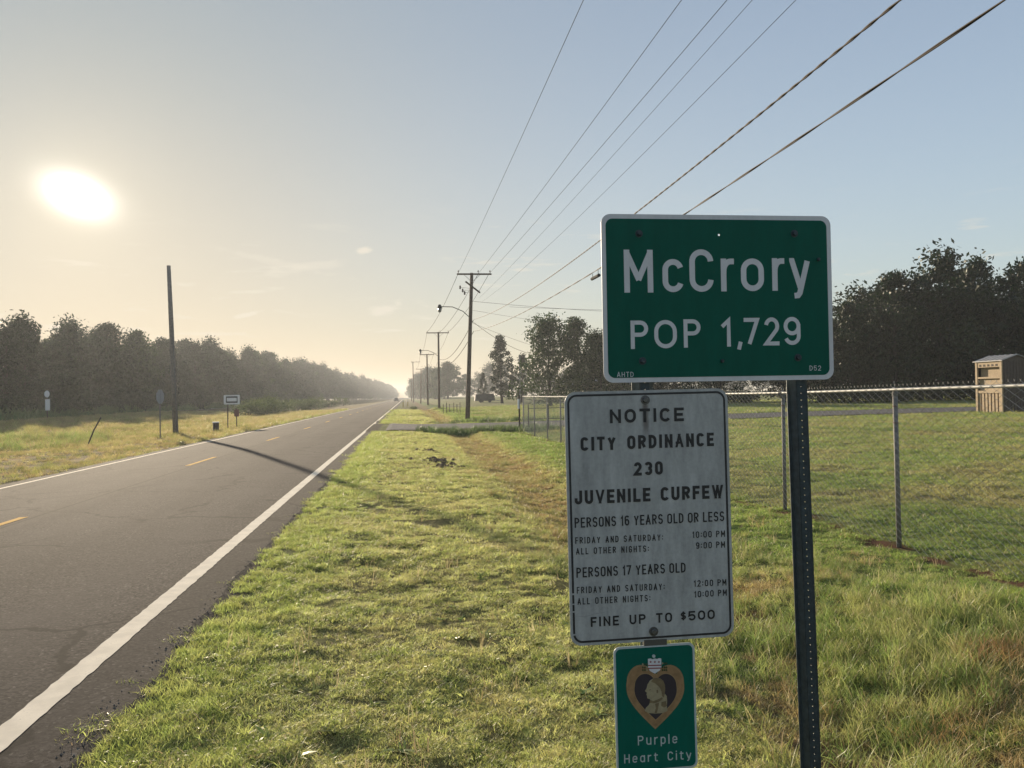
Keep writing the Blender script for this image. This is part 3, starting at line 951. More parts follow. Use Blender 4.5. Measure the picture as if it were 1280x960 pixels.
# ---- U-channel sign posts with punched holes (real holes in the web)
def channel_post(name, x0, z0, x1, z1, y, label):
    """from foot (x0,z0) to head (x1,z1); web faces the road user"""
    root = empty(name, (x0, y, z0))
    L = math.hypot(x1 - x0, z1 - z0)
    tilt = math.atan2(x1 - x0, z1 - z0)
    q = MB()
    # hat section outline (x, depth): flange, side, web, side, flange ; web near the camera
    prof = [(-0.041, 0.034), (-0.029, 0.034), (-0.017, 0.002), (0.017, 0.002), (0.029, 0.034), (0.041, 0.034)]
    pitch, hr = 0.0254, 0.0040
    nseg = int(L / pitch)
    for s in range(nseg):
        za, zb = s * pitch, (s + 1) * pitch
        for i in (0, 1, 3, 4):
            a, b = prof[i], prof[i + 1]
            q.add([(a[0], a[1], za), (b[0], b[1], za), (b[0], b[1], zb), (a[0], a[1], zb)], [(0, 1, 2, 3)])
        # web cell with an octagonal hole
        zc = (za + zb) / 2
        ring = [(hr * math.cos(rad(22.5 + 45 * k)), 0.002, zc + hr * math.sin(rad(22.5 + 45 * k))) for k in range(8)]
        w2 = 0.017
        outer = [(w2, .002, zc + 0.004), (0.006, .002, zb), (-0.006, .002, zb), (-w2, .002, zc + 0.004), (-w2, .002, zc - 0.004), (-0.006, .002, za), (0.006, .002, za), (w2, .002, zc - 0.004)]
        fs = [(k, (k + 1) % 8, 8 + (k + 1) % 8, 8 + k) for k in range(8)]
        q.add(ring + outer, fs)
        q.add([(w2, .002, zc + .004), (w2, .002, zb), (0.006, .002, zb), (-w2, .002, zb), (-w2, .002, zc + .004), (-0.006, .002, zb),
               (w2, .002, zc - .004), (w2, .002, za), (.006, .002, za), (-w2, .002, za), (-w2, .002, zc - .004), (-.006, .002, za)],
              [(0, 2, 1), (4, 3, 5), (6, 7, 8), (10, 11, 9)])
        q.add([(p[0], p[1] + dy, p[2]) for dy in (0, 0.004) for p in ring], [(k, 8 + k, 8 + (k + 1) % 8, (k + 1) % 8) for k in range(8)])
    o = q.build('channel', M['postgreen'], root)
    md = o.modifiers.new('thickness', 'SOLIDIFY')
    md.thickness = 0.0035
    md.offset = 0
    o.rotation_euler = (0, tilt, 0)
    o.scale = (1, 1, L / (nseg * pitch))
    return tag(root, label, 'sign post')


rp = channel_post('sign_post', 1.512, -0.32, 1.468, 2.44, SY + 0.012, 'dark steel channel post holding up the right side of the green town sign')
lp = channel_post('sign_post', 0.905, -0.30, 0.863, 2.44, SY + 0.012, 'dark steel channel post behind the white curfew notice')

# ---- main green sign
ms = empty('town_sign', (1.1595, SY, 2.1475))
tag(ms, 'large green McCrory POP 1,729 town sign with a pale border', 'sign')
Wm, Hm = 0.888, 0.617
mb = MB()
hole = circ(0.003, 0.2345, 0.0042)
sheet(mb, rrect(Wm, Hm, 0.036), [hole], -0.0015, 0.0015)
mb.build('plate', M['signwhite'], ms)
mb = MB()
sheet(mb, rrect(Wm - 0.034, Hm - 0.034, 0.026), [hole], -0.0023, -0.0017)
mb.build('green_panel', M['signgreen'], ms)


def P(ox, oz, sc_, px, pz, cx, cz):
    """measured sheet position (metres on the sign plane) from the survey of the sign face"""
    x = ox + px * sc_ - 640.0
    y = oz + pz * sc_ - 480.0
    c_, s_ = math.cos(ROLL), math.sin(ROLL)
    xr, yr = x * c_ - y * s_, x * s_ + y * c_
    d = fw * 1038.0 + rt * xr - up * yr
    k = (SY - 0.003) / d.y
    return d.x * k - cx, CAM_Z + d.z * k - cz


def line(parent, cx, cz, zoom, text, xl, xr, ytl, ybl, t, mat, gap, space=1.0, ytr=None, ybr=None):
    ox, oz, s_ = zoom
    x0, z0t = P(ox, oz, s_, xl, ytl, cx, cz)
    _, z0b = P(ox, oz, s_, xl, ybl, cx, cz)
    x1, z1t = P(ox, oz, s_, xr, ytr if ytr is not None else ytl, cx, cz)
    _, z1b = P(ox, oz, s_, xr, ybr if ybr is not None else ybl, cx, cz)
    cap = ((z0t - z0b) + (z1t - z1b)) / 2
    slope = (z1b - z0b) / (x1 - x0)
    return lettering(parent, text, x0, x1, z0b, cap, t, mat, -0.0026, gap, space, slope)


Z1 = (740, 255, 0.25)
cm = (1.1595, 2.1475)
W_ = M['signwhite']
# each letter of the town name placed where it stands
for ch, xa, xb in (('M', 158, 303), ('c', 350, 455), ('C', 485, 605), ('r', 642, 708), ('o', 742, 857), ('r', 898, 960), ('y', 985, 1088)):
    yb = 443 - (xa - 158) * 0.0125
    x0, zt = P(*Z1, xa, 228 - (xa - 158) * 0.006, *cm)
    x1, _ = P(*Z1, xb, 228, *cm)
    _, zb = P(*Z1, xa, yb, *cm)
    cap = zt - zb
    lettering(ms, ch, x0, x1, zb, cap, 0.0212, W_, -0.0026, name='letter')
for ch, xa, xb in (('P', 192, 280), ('O', 310, 423), ('P', 457, 542), ('1', 640, 692), (',', 722, 752), ('7', 758, 835), ('2', 860, 935), ('9', 957, 1041)):
    yt = 583 - (xa - 192) * 0.024
    yb = 725 - (xa - 192) * 0.026
    x0, zt = P(*Z1, xa, yt, *cm)
    x1, _ = P(*Z1, xb, yt, *cm)
    _, zb = P(*Z1, xa, yb, *cm)
    lettering(ms, ch, x0, x1, zb, zt - zb, 0.0150, W_, -0.0026, name='letter')
line(ms, *cm, Z1, 'AHTD', 125, 208, 840, 866, 0.0022, W_, 0.5, ytr=839, ybr=865)
line(ms, *cm, Z1, 'D52', 1088, 1145, 808, 833, 0.0022, W_, 0.5)
for px, pz in ((235, 148), (1012, 148), (1130, 278), (253, 785), (650, 785), (1030, 768)):
    x, z = P(*Z1, px, pz, *cm)
    bolt_head(ms, x, z, -0.0024, 0.007 if px in (1130, 650) else 0.0095, 'postgreen', washer=px not in (1130, 650))

# ---- notice board
nb = empty('notice_sign', (0.879, SY, 1.352))
tag(nb, 'weathered white juvenile curfew notice board with black lettering', 'sign')
cn = (0.879, 1.352)
tiltn = rad(-0.45)
mb = MB()
nh = []
sheet(mb, rrect(0.615, 0.916, 0.042), nh, -0.0015, 0.0015)
pl = mb.build('plate', M['notice'], nb)
pl.rotation_euler = (0, tiltn, 0)
mb = MB()
ro, ri = rrect(0.595, 0.896, 0.034), rrect(0.580, 0.881, 0.027)
nn = len(ro)
mb.add([(p[0], -0.0022, p[1]) for p in ro] + [(p[0], -0.0022, p[1]) for p in ri],
       [(k, (k + 1) % nn, nn + (k + 1) % nn, nn + k) for k in range(nn) if k not in (17, 18)][:])
# left side has scraped gaps: rebuild that run as short pieces
lx0, lx1 = -0.2975, -0.290
cuts = [(0.414, -0.268), (-0.274, -0.305), (-0.309, -0.332), (-0.337, -0.414)]
mb.f = [f for f in mb.f if not (all(mb.v[i][0] < -0.2899 for i in f) and abs(max(mb.v[i][2] for i in f) - min(mb.v[i][2] for i in f)) > 0.4)]
mb.m = [0] * len(mb.f)
for a, b in cuts:
    mb.add([(lx0, -0.0022, a), (lx1, -0.0022, a), (lx1, -0.0022, b), (lx0, -0.0022, b)], [(0, 3, 2, 1)])
bd = mb.build('border_line', M['black'], nb)
bd.rotation_euler = (0, tiltn, 0)
# long fine scratch by the lower left corner
mb = MB()
pts = [(-0.285, -0.352), (-0.25, -0.356), (-0.215, -0.348), (-0.175, -0.343)]
stroke(mb, pts, False, 0.0018, -0.0023)
mb.build('scratch', M['plategrey'], nb)
Z2, Z3 = (690, 470, 0.1875), (690, 630, 0.1875)
BK = M['black']
line(nb, *cn, Z2, 'NOTICE', 385, 878, 225, 315, 0.0105, BK, 0.42, ytr=207, ybr=300)
line(nb, *cn, Z2, 'CITY ORDINANCE', 190, 1078, 410, 500, 0.0108, BK, 0.55, 1.2, ytr=375, ybr=466)
line(nb, *cn, Z2, '230', 545, 738, 575, 665, 0.0108, BK, 0.55, ytr=567, ybr=656)
line(nb, *cn, Z2, 'JUVENILE CURFEW', 150, 1140, 765, 857, 0.0108, BK, 0.46, 1.0, ytr=724, ybr=814)
line(nb, *cn, Z3, 'PERSONS 16 YEARS OLD OR LESS', 150, 1148, 92, 160, 0.0052, BK, 0.42, 0.5, ytr=48, ybr=114)
line(nb, *cn, Z3, 'FRIDAY AND SATURDAY:', 155, 740, 222, 266, 0.0034, BK, 0.75, 0.9, ytr=200, ybr=243)
line(nb, *cn, Z3, '10:00 PM', 935, 1153, 184, 227, 0.0036, BK, 0.65, 0.5, ytr=176, ybr=219)
line(nb, *cn, Z3, 'ALL OTHER NIGHTS:', 160, 645, 295, 338, 0.0034, BK, 0.75, 0.9, ytr=275, ybr=318)
line(nb, *cn, Z3, '9:00 PM', 960, 1153, 256, 299, 0.0036, BK, 0.65, 0.5, ytr=248, ybr=291)
line(nb, *cn, Z3, 'PERSONS 17 YEARS OLD', 162, 890, 425, 492, 0.0052, BK, 0.42, 0.5, ytr=390, ybr=456)
line(nb, *cn, Z3, 'FRIDAY AND SATURDAY:', 165, 750, 553, 598, 0.0034, BK, 0.75, 0.9, ytr=528, ybr=572)
line(nb, *cn, Z3, '12:00 PM', 945, 1162, 509, 552, 0.0036, BK, 0.65, 0.5, ytr=500, ybr=543)
line(nb, *cn, Z3, 'ALL OTHER NIGHTS:', 170, 655, 628, 672, 0.0034, BK, 0.75, 0.9, ytr=605, ybr=648)
line(nb, *cn, Z3, '10:00 PM', 948, 1165, 581, 624, 0.0036, BK, 0.65, 0.5, ytr=569, ybr=611)
line(nb, *cn, Z3, 'FINE UP TO', 258, 800, 755, 820, 0.0066, BK, 0.50, 1.1, ytr=722, ybr=786)
line(nb, *cn, Z3, '$', 858, 893, 722, 772, 0.0060, BK, 0.4)
line(nb, *cn, Z3, '500', 908, 1085, 714, 778, 0.0066, BK, 0.42, ytr=703, ybr=766)
for px, pz, zz in ((622, 160, Z2), (678, 850, Z3)):
    x, z = P(*zz, px, pz, *cn)
    b = bolt_head(nb, x, z, -0.0018, 0.0115, 'bolt')

# ---- small Purple Heart City sign
ph = empty('small_sign', (0.886, SY, 0.652))
tag(ph, 'small green Purple Heart City sign with a medal emblem under the notice', 'sign')
cp = (0.886, 0.652)
Z4 = (740, 780, 0.1875)
tp = rad(-0.5)
mb = MB(); sheet(mb, rrect(0.305, 0.457, 0.024), [], -0.0015, 0.0015)
o = mb.build('plate', M['phwhite'], ph); o.rotation_euler = (0, tp, 0)
mb = MB(); sheet(mb, rrect(0.289, 0.441, 0.019), [], -0.0023, -0.0017)
o = mb.build('green_panel', M['phgreen'], ph); o.rotation_euler = (0, tp, 0)


def heart(xl, xr, yt, yn, yb, shift=0):
    """zoom-pixel outline of a heart: shoulders left/right, top, notch, tip"""
    cx = (xl + xr) / 2; hw = (xr - xl) / 2
    pts = []
    r_ = hw / 2
    for a in range(0, 181, 12):      # right lobe from outer side to notch
        pts.append((cx + r_ + r_ * math.cos(rad(a)), yt + r_ * 1.15 - r_ * 1.15 * math.sin(rad(a))))
    for a in range(12, 181, 12):
        pts.append((cx - r_ + r_ * math.cos(rad(a)), yt + r_ * 1.15 - r_ * 1.15 * math.sin(rad(a))))
    ysh = yt + r_ * 1.15
    L_ = []
    for k in range(1, 12):
        t = k / 12
        x = -hw * math.cos(t * math.pi / 2) ** 0.95 * (1 + 0.10 * math.sin(t * math.pi))
        L_.append((cx + x, ysh + (yb - ysh) * t))
    pts += L_ + [(cx, yb)] + [(2 * cx - x, y) for x, y in reversed(L_)]
    # pull the notch up to yn
    return [(x, (min(y, yn) if abs(x - cx) < 6 and y < ysh + 5 else y)) for x, y in pts]


def poly_part(parent, name, pts, y, mat, th=0.0005):
    q = MB()
    loc = [P(*Z4, a, b, *cp) for a, b in pts]
    ar = sum(loc[i - 1][0] * loc[i][1] - loc[i][0] * loc[i - 1][1] for i in range(len(loc)))
    if ar < 0: loc = loc[::-1]
    sheet(q, loc, [], y - th, y)
    return q.build(name, M[mat], parent)


poly_part(ph, 'heart_border', heart(232, 612, 272, 320, 702), -0.0025, 'gold')
poly_part(ph, 'heart_field', heart(286, 562, 332, 362, 637), -0.0032, 'purple')
bust = [(430, 358), (455, 362), (474, 378), (485, 405), (487, 440), (484, 462), (497, 480), (500, 510), (498, 545), (503, 578), (470, 592), (420, 596), (375, 592), (350, 578),
        (360, 556), (378, 540), (386, 522), (386, 500), (368, 494), (366, 478), (362, 470), (366, 458), (352, 446), (364, 425), (369, 402), (385, 376), (405, 363)]
bp = poly_part(ph, 'profile_bust', bust, -0.0039, 'goldlight', 0.0012)
M['golddark'] = simple('dark_gold_print', (0.16, 0.115, 0.06), 0.55, 0, 60, 0.25)
M['goldrim'] = simple('gold_rim_print', (0.36, 0.25, 0.12), 0.55, 0, 60, 0.2)
hb = heart(239, 605, 279, 326, 693)
for a, b in ((0, len(hb)),):
    q = MB(); lp_ = [P(*Z4, x, y, *cp) for x, y in hb]
    stroke(q, lp_, True, 0.0012, -0.00325); q.build('rim_line', M['goldrim'], ph)
q = MB(); stroke(q, [P(*Z4, x, y, *cp) for x, y in heart(283, 565, 329, 360, 641)], True, 0.0011, -0.0034); q.build('rim_line', M['goldrim'], ph)
for nm_, pts_ in (('hair', [(405, 363), (430, 358), (455, 362), (474, 378), (485, 405), (487, 440), (484, 462), (478, 490), (466, 480), (462, 450), (452, 425), (436, 408), (415, 392), (392, 384)]),
                  ('collar', [(386, 505), (410, 512), (440, 500), (466, 486), (470, 498), (440, 520), (405, 528), (382, 524)]),
                  ('coat_fold', [(420, 530), (446, 522), (440, 560), (430, 592), (415, 592), (424, 560)]),
                  ('epaulette', [(462, 520), (492, 512), (498, 545), (478, 556), (460, 545)]),
                  ('eye', [(378, 436), (392, 433), (391, 439), (379, 441)]),
                  ('ear', [(428, 440), (438, 436), (440, 456), (430, 460)])):
    poly_part(ph, nm_, pts_, -0.0052, 'golddark', 0.0004)
poly_part(ph, 'shield', [(372, 232), (388, 229), (403, 234), (418, 229), (433, 233), (447, 227), (461, 230), (462, 285), (452, 308), (418, 330), (385, 312), (374, 290)], -0.0039, 'signwhite')
for k, (a, b) in enumerate(((272, 279), (291, 298))):
    poly_part(ph, 'shield_bar', [(374, a), (461, a - 2), (461, b - 2), (374, b)], -0.0046, 'red')
for sx in (390, 418, 445):
    st = []
    for k in range(10):
        rr_ = 9 if k % 2 == 0 else 4
        st.append((sx + rr_ * math.sin(k * math.pi / 5), 252 - rr_ * math.cos(k * math.pi / 5)))
    poly_part(ph, 'shield_star', st, -0.0046, 'red')
for sx in (338, 352, 366, 470, 484, 496):
    for sy in (262 if sx > 450 else 268, 288, 306):
        poly_part(ph, 'leaf', [(sx, sy - 9), (sx + 6, sy), (sx, sy + 9), (sx - 6, sy)], -0.0046, 'leafgreen' if (sx + sy) % 3 else 'goldlight')
poly_part(ph, 'bolt_cover', circ(410, 213, 11), -0.0030, 'phwhite', 0.004)
line(ph, *cp, Z4, 'Purple', 305, 568, 748, 810, 0.0042, M['phwhite'], 0.62, ytr=730, ybr=795)
line(ph, *cp, Z4, 'Heart City', 214, 662, 872, 930, 0.0042, M['phwhite'], 0.62, 1.0, ytr=840, ybr=900)
# clamp that joins small sign and notice on the post
q = MB()
q.box((0.8895, SY + 0.008, 0.889), (0.086, 0.02, 0.022))
o = q.build('bracket', M['bolt'], None)
tag(o, 'dark steel bracket in the gap between the notice and the small green sign', 'bracket')


# ------------------------------------------------------------------ instancing of ground cover
def blade_mesh(name, nb_, spread, hmin, hmax, wid, lean, mat, seed, segs=2, curl=0.5, dry=0.0):
    r_ = np.random.default_rng(seed)
    V, F, MI = [], [], []
    for b in range(nb_):
        a = r_.uniform(0, 2 * math.pi); d = spread * math.sqrt(r_.uniform())
        bx, by = d * math.cos(a), d * math.sin(a)
        h = r_.uniform(hmin, hmax)
        la = r_.uniform(0, 2 * math.pi)
        ln = h * lean * r_.uniform(0.3, 1.2)
        wa = r_.uniform(0, 2 * math.pi)
        w_ = wid * r_.uniform(0.6, 1.3)
        dx, dy = math.cos(wa) * w_ / 2, math.sin(wa) * w_ / 2
        base = len(V)
        for s in range(segs):
            t = s / segs
            px = bx + math.cos(la) * ln * t ** (1 + curl)
            py = by + math.sin(la) * ln * t ** (1 + curl)
            pz = h * t * (1 - 0.25 * lean * t) - 0.01
            k = 1 - 0.35 * t
            V += [(px - dx * k, py - dy * k, pz), (px + dx * k, py + dy * k, pz)]
        V.append((bx + math.cos(la) * ln, by + math.sin(la) * ln, h * (1 - 0.25 * lean) - 0.01))
        for s in range(segs - 1):
            F.append((base + 2 * s, base + 2 * s + 1, base + 2 * s + 3, base + 2 * s + 2))
        F.append((base + 2 * segs - 2, base + 2 * segs - 1, base + 2 * segs))
        MI += [1 if r_.uniform() < dry else 0] * segs
    me = bpy.data.meshes.new(name)
    me.from_pydata(V, [], F)
    me.materials.append(mat)
    me.materials.append(M['drygrass'])
    me.polygons.foreach_set('material_index', MI)
    me.update()
    return me


def proto_collection(name, meshes):
    c = bpy.data.collections.new(name)
    for i, me in enumerate(meshes):
        o = bpy.data.objects.new(f"{name}_{i:02d}", me)
        c.objects.link(o)
    return c


def scatter(name, pts, rotz, scl, nproto, coll, label_kind='stuff', tilt=0.15):
    me = bpy.data.meshes.new(name)
    n = len(pts)
    me.vertices.add(n)
    me.vertices.foreach_set('co', np.asarray(pts, np.float32).ravel())
    a = me.attributes.new('rot', 'FLOAT_VECTOR', 'POINT')
    rv = np.stack([RNG.normal(0, tilt, n), RNG.normal(0, tilt, n), rotz], 1).astype(np.float32)
    a.data.foreach_set('vector', rv.ravel())
    a = me.attributes.new('scl', 'FLOAT', 'POINT')
    a.data.foreach_set('value', np.asarray(scl, np.float32))
    a = me.attributes.new('idx', 'INT', 'POINT')
    a.data.foreach_set('value', RNG.integers(0, nproto, n).astype(np.int32))
    me.update()
    o = link(name, me)
    ng = bpy.data.node_groups.new(name + '_nodes', 'GeometryNodeTree')
    ng.interface.new_socket('Geometry', in_out='INPUT', socket_type='NodeSocketGeometry')
    ng.interface.new_socket('Geometry', in_out='OUTPUT', socket_type='NodeSocketGeometry')
    N, L = ng.nodes, ng.links
    gi, go = N.new('NodeGroupInput'), N.new('NodeGroupOutput')
    ci = N.new('GeometryNodeCollectionInfo')
    ci.inputs['Collection'].default_value = coll
    ci.inputs['Separate Children'].default_value = True
    ci.inputs['Reset Children'].default_value = True
    ip = N.new('GeometryNodeInstanceOnPoints')
    ip.inputs['Pick Instance'].default_value = True

    def att(nm, dt):
        k = N.new('GeometryNodeInputNamedAttribute')
        k.data_type = dt
        k.inputs['Name'].default_value = nm
        return k.outputs['Attribute']
    L.new(gi.outputs[0], ip.inputs['Points'])
    L.new(ci.outputs[0], ip.inputs['Instance'])
    L.new(att('idx', 'INT'), ip.inputs['Instance Index'])
    L.new(att('rot', 'FLOAT_VECTOR'), ip.inputs['Rotation'])
    L.new(att('scl', 'FLOAT'), ip.inputs['Scale'])
    L.new(ip.outputs[0], go.inputs[0])
    md = o.modifiers.new('scatter', 'NODES')
    md.node_group = ng
    return tag(o, kind=label_kind)


short = proto_collection('short_grass', [blade_mesh(f's{i}', 56, 0.085, 0.014, 0.048, 0.0036, 1.25, M['grass'], 100 + i, dry=0.12) for i in range(6)])
edge = proto_collection('edge_grass', [blade_mesh(f'e{i}', 30, 0.07, 0.035, 0.10, 0.0042, 0.9, M['grass'], 200 + i) for i in range(4)])
weedc = proto_collection('green_weeds', [blade_mesh(f'w{i}', 36, 0.12, 0.05, 0.32, 0.0052, 0.75, M['weed'], 300 + i, 3, dry=0.08) for i in range(5)])
rustc = proto_collection('red_weeds', [blade_mesh(f'r{i}', 36, 0.12, 0.05, 0.30, 0.0036, 0.75, M['rustweed'], 400 + i, 3, dry=0.2) for i in range(4)])
darkc = proto_collection('dark_weeds', [blade_mesh(f'd{i}', 40, 0.35, 0.25, 1.0, 0.035, 0.5, M['darkweed'], 500 + i, 2) for i in range(4)])


def frustum_pts(n, d0, d1, power, az0=-36, az1=36, margin=4):
    """points on the ground in a wide wedge in front of the viewer, denser near"""
    u = RNG.uniform(0, 1, n)
    d = (d0 ** power + u * (d1 ** power - d0 ** power)) ** (1 / power)
    az = np.radians(RNG.uniform(az0 - margin, az1 + margin, n) + 7.3)
    return d * np.sin(az), d * np.cos(az), d


# short mown grass everywhere right of the road
X, Y, D = frustum_pts(190000, 2.2, 120, 0.55)
keep = ((X > -1.62) | ((X > -1.80) & (vnoise(X, Y, 0.22, 28) > 0.62))) & ~((Y > 44.2) & (Y < 56.6))
wob = (vnoise(X, Y, 1.3, 21) - 0.5)
keep &= ~((np.abs(X - 5.8 + wob * 0.4) < 0.2) & (vnoise(X, Y, 0.8, 22) > 0.42))
keep &= ~((X < -1.30) & (vnoise(X, Y, 0.28, 23) > 0.52))
clod = (vnoise(X, Y, 0.55, 24) > 0.90) & (X < 6)
keep &= ~clod
keep &= ~((D < 18) & (vnoise(X, Y, 0.17, 27) > 0.80))
X, Y, D = X[keep], Y[keep], D[keep]
Z = ground_z(X, Y)
patch = vnoise(X, Y, 0.26, 25) * 0.9 + vnoise(X, Y, 1.1, 26) * 0.35
s = (0.36 + 1.0 * patch) * np.clip((D / 7.0), 1, 30) ** 0.62
far = D > 20
scatter('mown_grass', np.stack([X, Y, Z], 1), RNG.uniform(0, 6.28, len(X)), s, 6, short)

# longer grass fringe along the pavement edge
X = RNG.uniform(-1.72, -0.75, 9000); Y = 2.5 + (RNG.uniform(0, 1, 9000) ** 1.6) * 60
keep = (vnoise(X, Y, 0.4, 31) > 0.25) & ~((Y > 43.0) & (Y < 57.5)) & (X > -1.74 + 0.2 * vnoise(X, Y, 0.4, 32))
keep &= RNG.uniform(0, 1, len(X)) > (X + 1.7) / 1.1
X, Y = X[keep], Y[keep]
scatter('edge_grass', np.stack([X, Y, ground_z(X, Y)], 1), RNG.uniform(0, 6.28, len(X)), RNG.uniform(0.5, 1.15, len(X)) * np.clip(Y / 14, 1, 2.2), 4, edge)

# broad-leaved weeds and dead stems dotted over the verge
broad = proto_collection('broad_weeds', [blade_mesh(f'b{i}', 9, 0.02, 0.02, 0.05, 0.022, 2.4, M['weed'], 600 + i, 3) for i in range(3)] + [blade_mesh(f'k{i}', 7, 0.03, 0.10, 0.20, 0.003, 0.5, M['drygrass'], 620 + i, 2) for i in range(2)])
X = RNG.uniform(-1.4, 5.6, 2600); Y = 2.4 + RNG.uniform(0, 1, 2600) ** 1.5 * 38
keep = vnoise(X, Y, 0.9, 61) > 0.5
X, Y = X[keep], Y[keep]
scatter('broad_leaved_weeds', np.stack([X, Y, ground_z(X, Y) + 0.012], 1), RNG.uniform(0, 6.28, len(X)), RNG.uniform(0.6, 1.3, len(X)), 5, broad)

# ditch weeds: green and reddish
n_ = 7600
Y = 2.6 + RNG.uniform(0, 1, n_) ** 1.5 * 40
X = 2.75 + RNG.normal(0, 0.75, n_)
X = np.where(Y < 9, X + 0.6 + RNG.uniform(-0.2, 1.1, n_), X)
nz = vnoise(X, Y, 0.9, 41)
base_ok = (X > 1.1) & (X < 5.2) & (Y < 43.5)
gk = base_ok & (nz > 0.30) & ((Y < 10) | (RNG.uniform(0, 1, n_) > 0.6))
rk = base_ok & ((nz < 0.40) | (Y > 10)) & (RNG.uniform(0, 1, n_) > 0.35)
for nm, kk, coll, cnt, sm in (('ditch_weeds', gk, weedc, 5, 0.85), ('reddish_weeds', rk, rustc, 4, 0.9)):
    x, y = X[kk], Y[kk]
    tall = 0.28 + 0.85 * vnoise(x, y, 1.1, 42) ** 1.6
    tall = tall * np.where(y > 14, 0.75, 1.0)
    scatter(nm, np.stack([x, y, ground_z(x, y)], 1), RNG.uniform(0, 6.28, len(x)), tall * sm, cnt, coll)

# left verge grass (dry, coarse)
X = RNG.uniform(-42, -9.0, 26000); Y = 12 + RNG.uniform(0, 1, 26000) ** 1.3 * 120
keep = (X > -9.5 - (Y * 0.62)) & ((X > -22) | (RNG.uniform(0, 1, len(X)) > 0.4))
X, Y = X[keep], Y[keep]
scatter('verge_grass', np.stack([X, Y, ground_z(X, Y)], 1), RNG.uniform(0, 6.28, len(X)), RNG.uniform(1.6, 3.4, len(X)) * np.clip(Y / 40, 0.8, 1.8), 4, edge)

# rank weeds in the left hollow
X = RNG.normal(-19.5, 2.2, 450); Y = RNG.uniform(38, 54, 450)
keep = (X < -16.0) & (X > -30)
X, Y = X[keep], Y[keep]
scatter('rank_weeds', np.stack([X, Y, ground_z(X, Y)], 1), RNG.uniform(0, 6.28, len(X)), RNG.uniform(1.0, 2.6, len(X)) * (0.4 + vnoise(X, Y, 3, 51)), 5, weedc)

# leafy undergrowth along the foot of the left trees and around the lane mouth
X = RNG.uniform(-43, -37, 2600); Y = 60 + RNG.uniform(0, 1, 2600) * 330
scatter('undergrowth', np.stack([X, Y, ground_z(X, Y)], 1), RNG.uniform(0, 6.28, len(X)), RNG.uniform(0.8, 2.0, len(X)), 4, darkc)
X = np.concatenate([RNG.normal(2.8, 1.6, 160), RNG.normal(6.2, 0.8, 90), RNG.uniform(2, 14, 120)]); Y = np.concatenate([RNG.normal(43.6, 0.5, 160), RNG.normal(42.5, 1.0, 90), RNG.normal(58.5, 0.8, 120)])
keep = X > 0.6
X, Y = X[keep], Y[keep]
scatter('lane_side_weeds', np.stack([X, Y, ground_z(X, Y)], 1), RNG.uniform(0, 6.28, len(X)), RNG.uniform(0.3, 0.65, len(X)), 4, darkc)

# clods of turned soil on the verge
mb = MB()
rr = random.Random(5)
cl_pts = []
for (cx, cy, nn_, sp_) in ((0.50, 29.0, 26, 0.22), (0.85, 24.5, 34, 0.20), (1.1, 22.6, 30, 0.16)):
    for k in range(nn_):
        cl_pts.append((cx + rr.gauss(0, sp_), cy + rr.gauss(0, sp_ * 2.0), rr.uniform(0.025, 0.09)))
for (x, y, r_) in cl_pts:
    z = float(ground_z(x, y)) + 0.02
    vs = []
    for i in range(3):
        for k in range(7):
            a = 2 * math.pi * k / 7
            q_ = r_ * (1.2, 0.95, 0.45)[i] * rr.uniform(0.75, 1.25)
            vs.append((x + q_ * math.cos(a), y + q_ * math.sin(a), z + (-0.02, 0.4 * r_, 0.75 * r_)[i] * rr.uniform(0.8, 1.2)))
    mb.add(vs, [(i * 7 + k, i * 7 + (k + 1) % 7, i * 7 + 7 + (k + 1) % 7, i * 7 + 7 + k) for i in range(2) for k in range(7)] + [tuple(range(14, 21))])
M['soil'] = simple('turned_soil', (0.07, 0.048, 0.032), 0.95, 0, 30, 0.4)
tag(mb.build('soil_clods', M['soil']), kind='stuff')

# loose grit along the pavement edge
mb = MB()
for k in range(4200):
    y = 2.5 + rr.random() ** 1.7 * 30
    x = -1.62 + rr.gauss(0, 0.09)
    if x < -1.85: continue
    r_ = rr.uniform(0.003, 0.013)
    z = max(float(ground_z(x, y)), road_z(x) + 0.004 if x < -1.7 else -9)
    a0 = rr.random() * 6
    mb.add([(x + r_ * math.cos(a0 + a), y + r_ * math.sin(a0 + a) * rr.uniform(.6, 1), z + (0 if i else 0)) for i in (0,) for a in (0, 1.6, 3.1, 4.7)] + [(x, y, z + r_ * rr.uniform(0.5, 0.9))],
           [(0, 1, 4), (1, 2, 4), (2, 3, 4), (3, 0, 4)])
M['grit'] = simple('roadside_grit', (0.13, 0.11, 0.09), 0.9, 0, 9, 0.5)
tag(mb.build('gravel', M['grit']), kind='stuff')


# ------------------------------------------------------------------ chain-link fence
FX = 5.83


def fz(y):
    return float(ground_z(FX, y))


fence = empty('chain_link_fence', (FX, 9.35, -0.1))
tag(fence, 'galvanised chain link fence with a bright top rail along the yard on the right', 'fence')
FH = 1.80


def frail_z(y):
    return -0.1 + FH + 0.09 + 0.02 * math.sin(y * 0.35) - 0.0028 * (y - 9.35)


def loc(p):
    return (p[0] - FX, p[1] - 9.35, p[2] + 0.1)


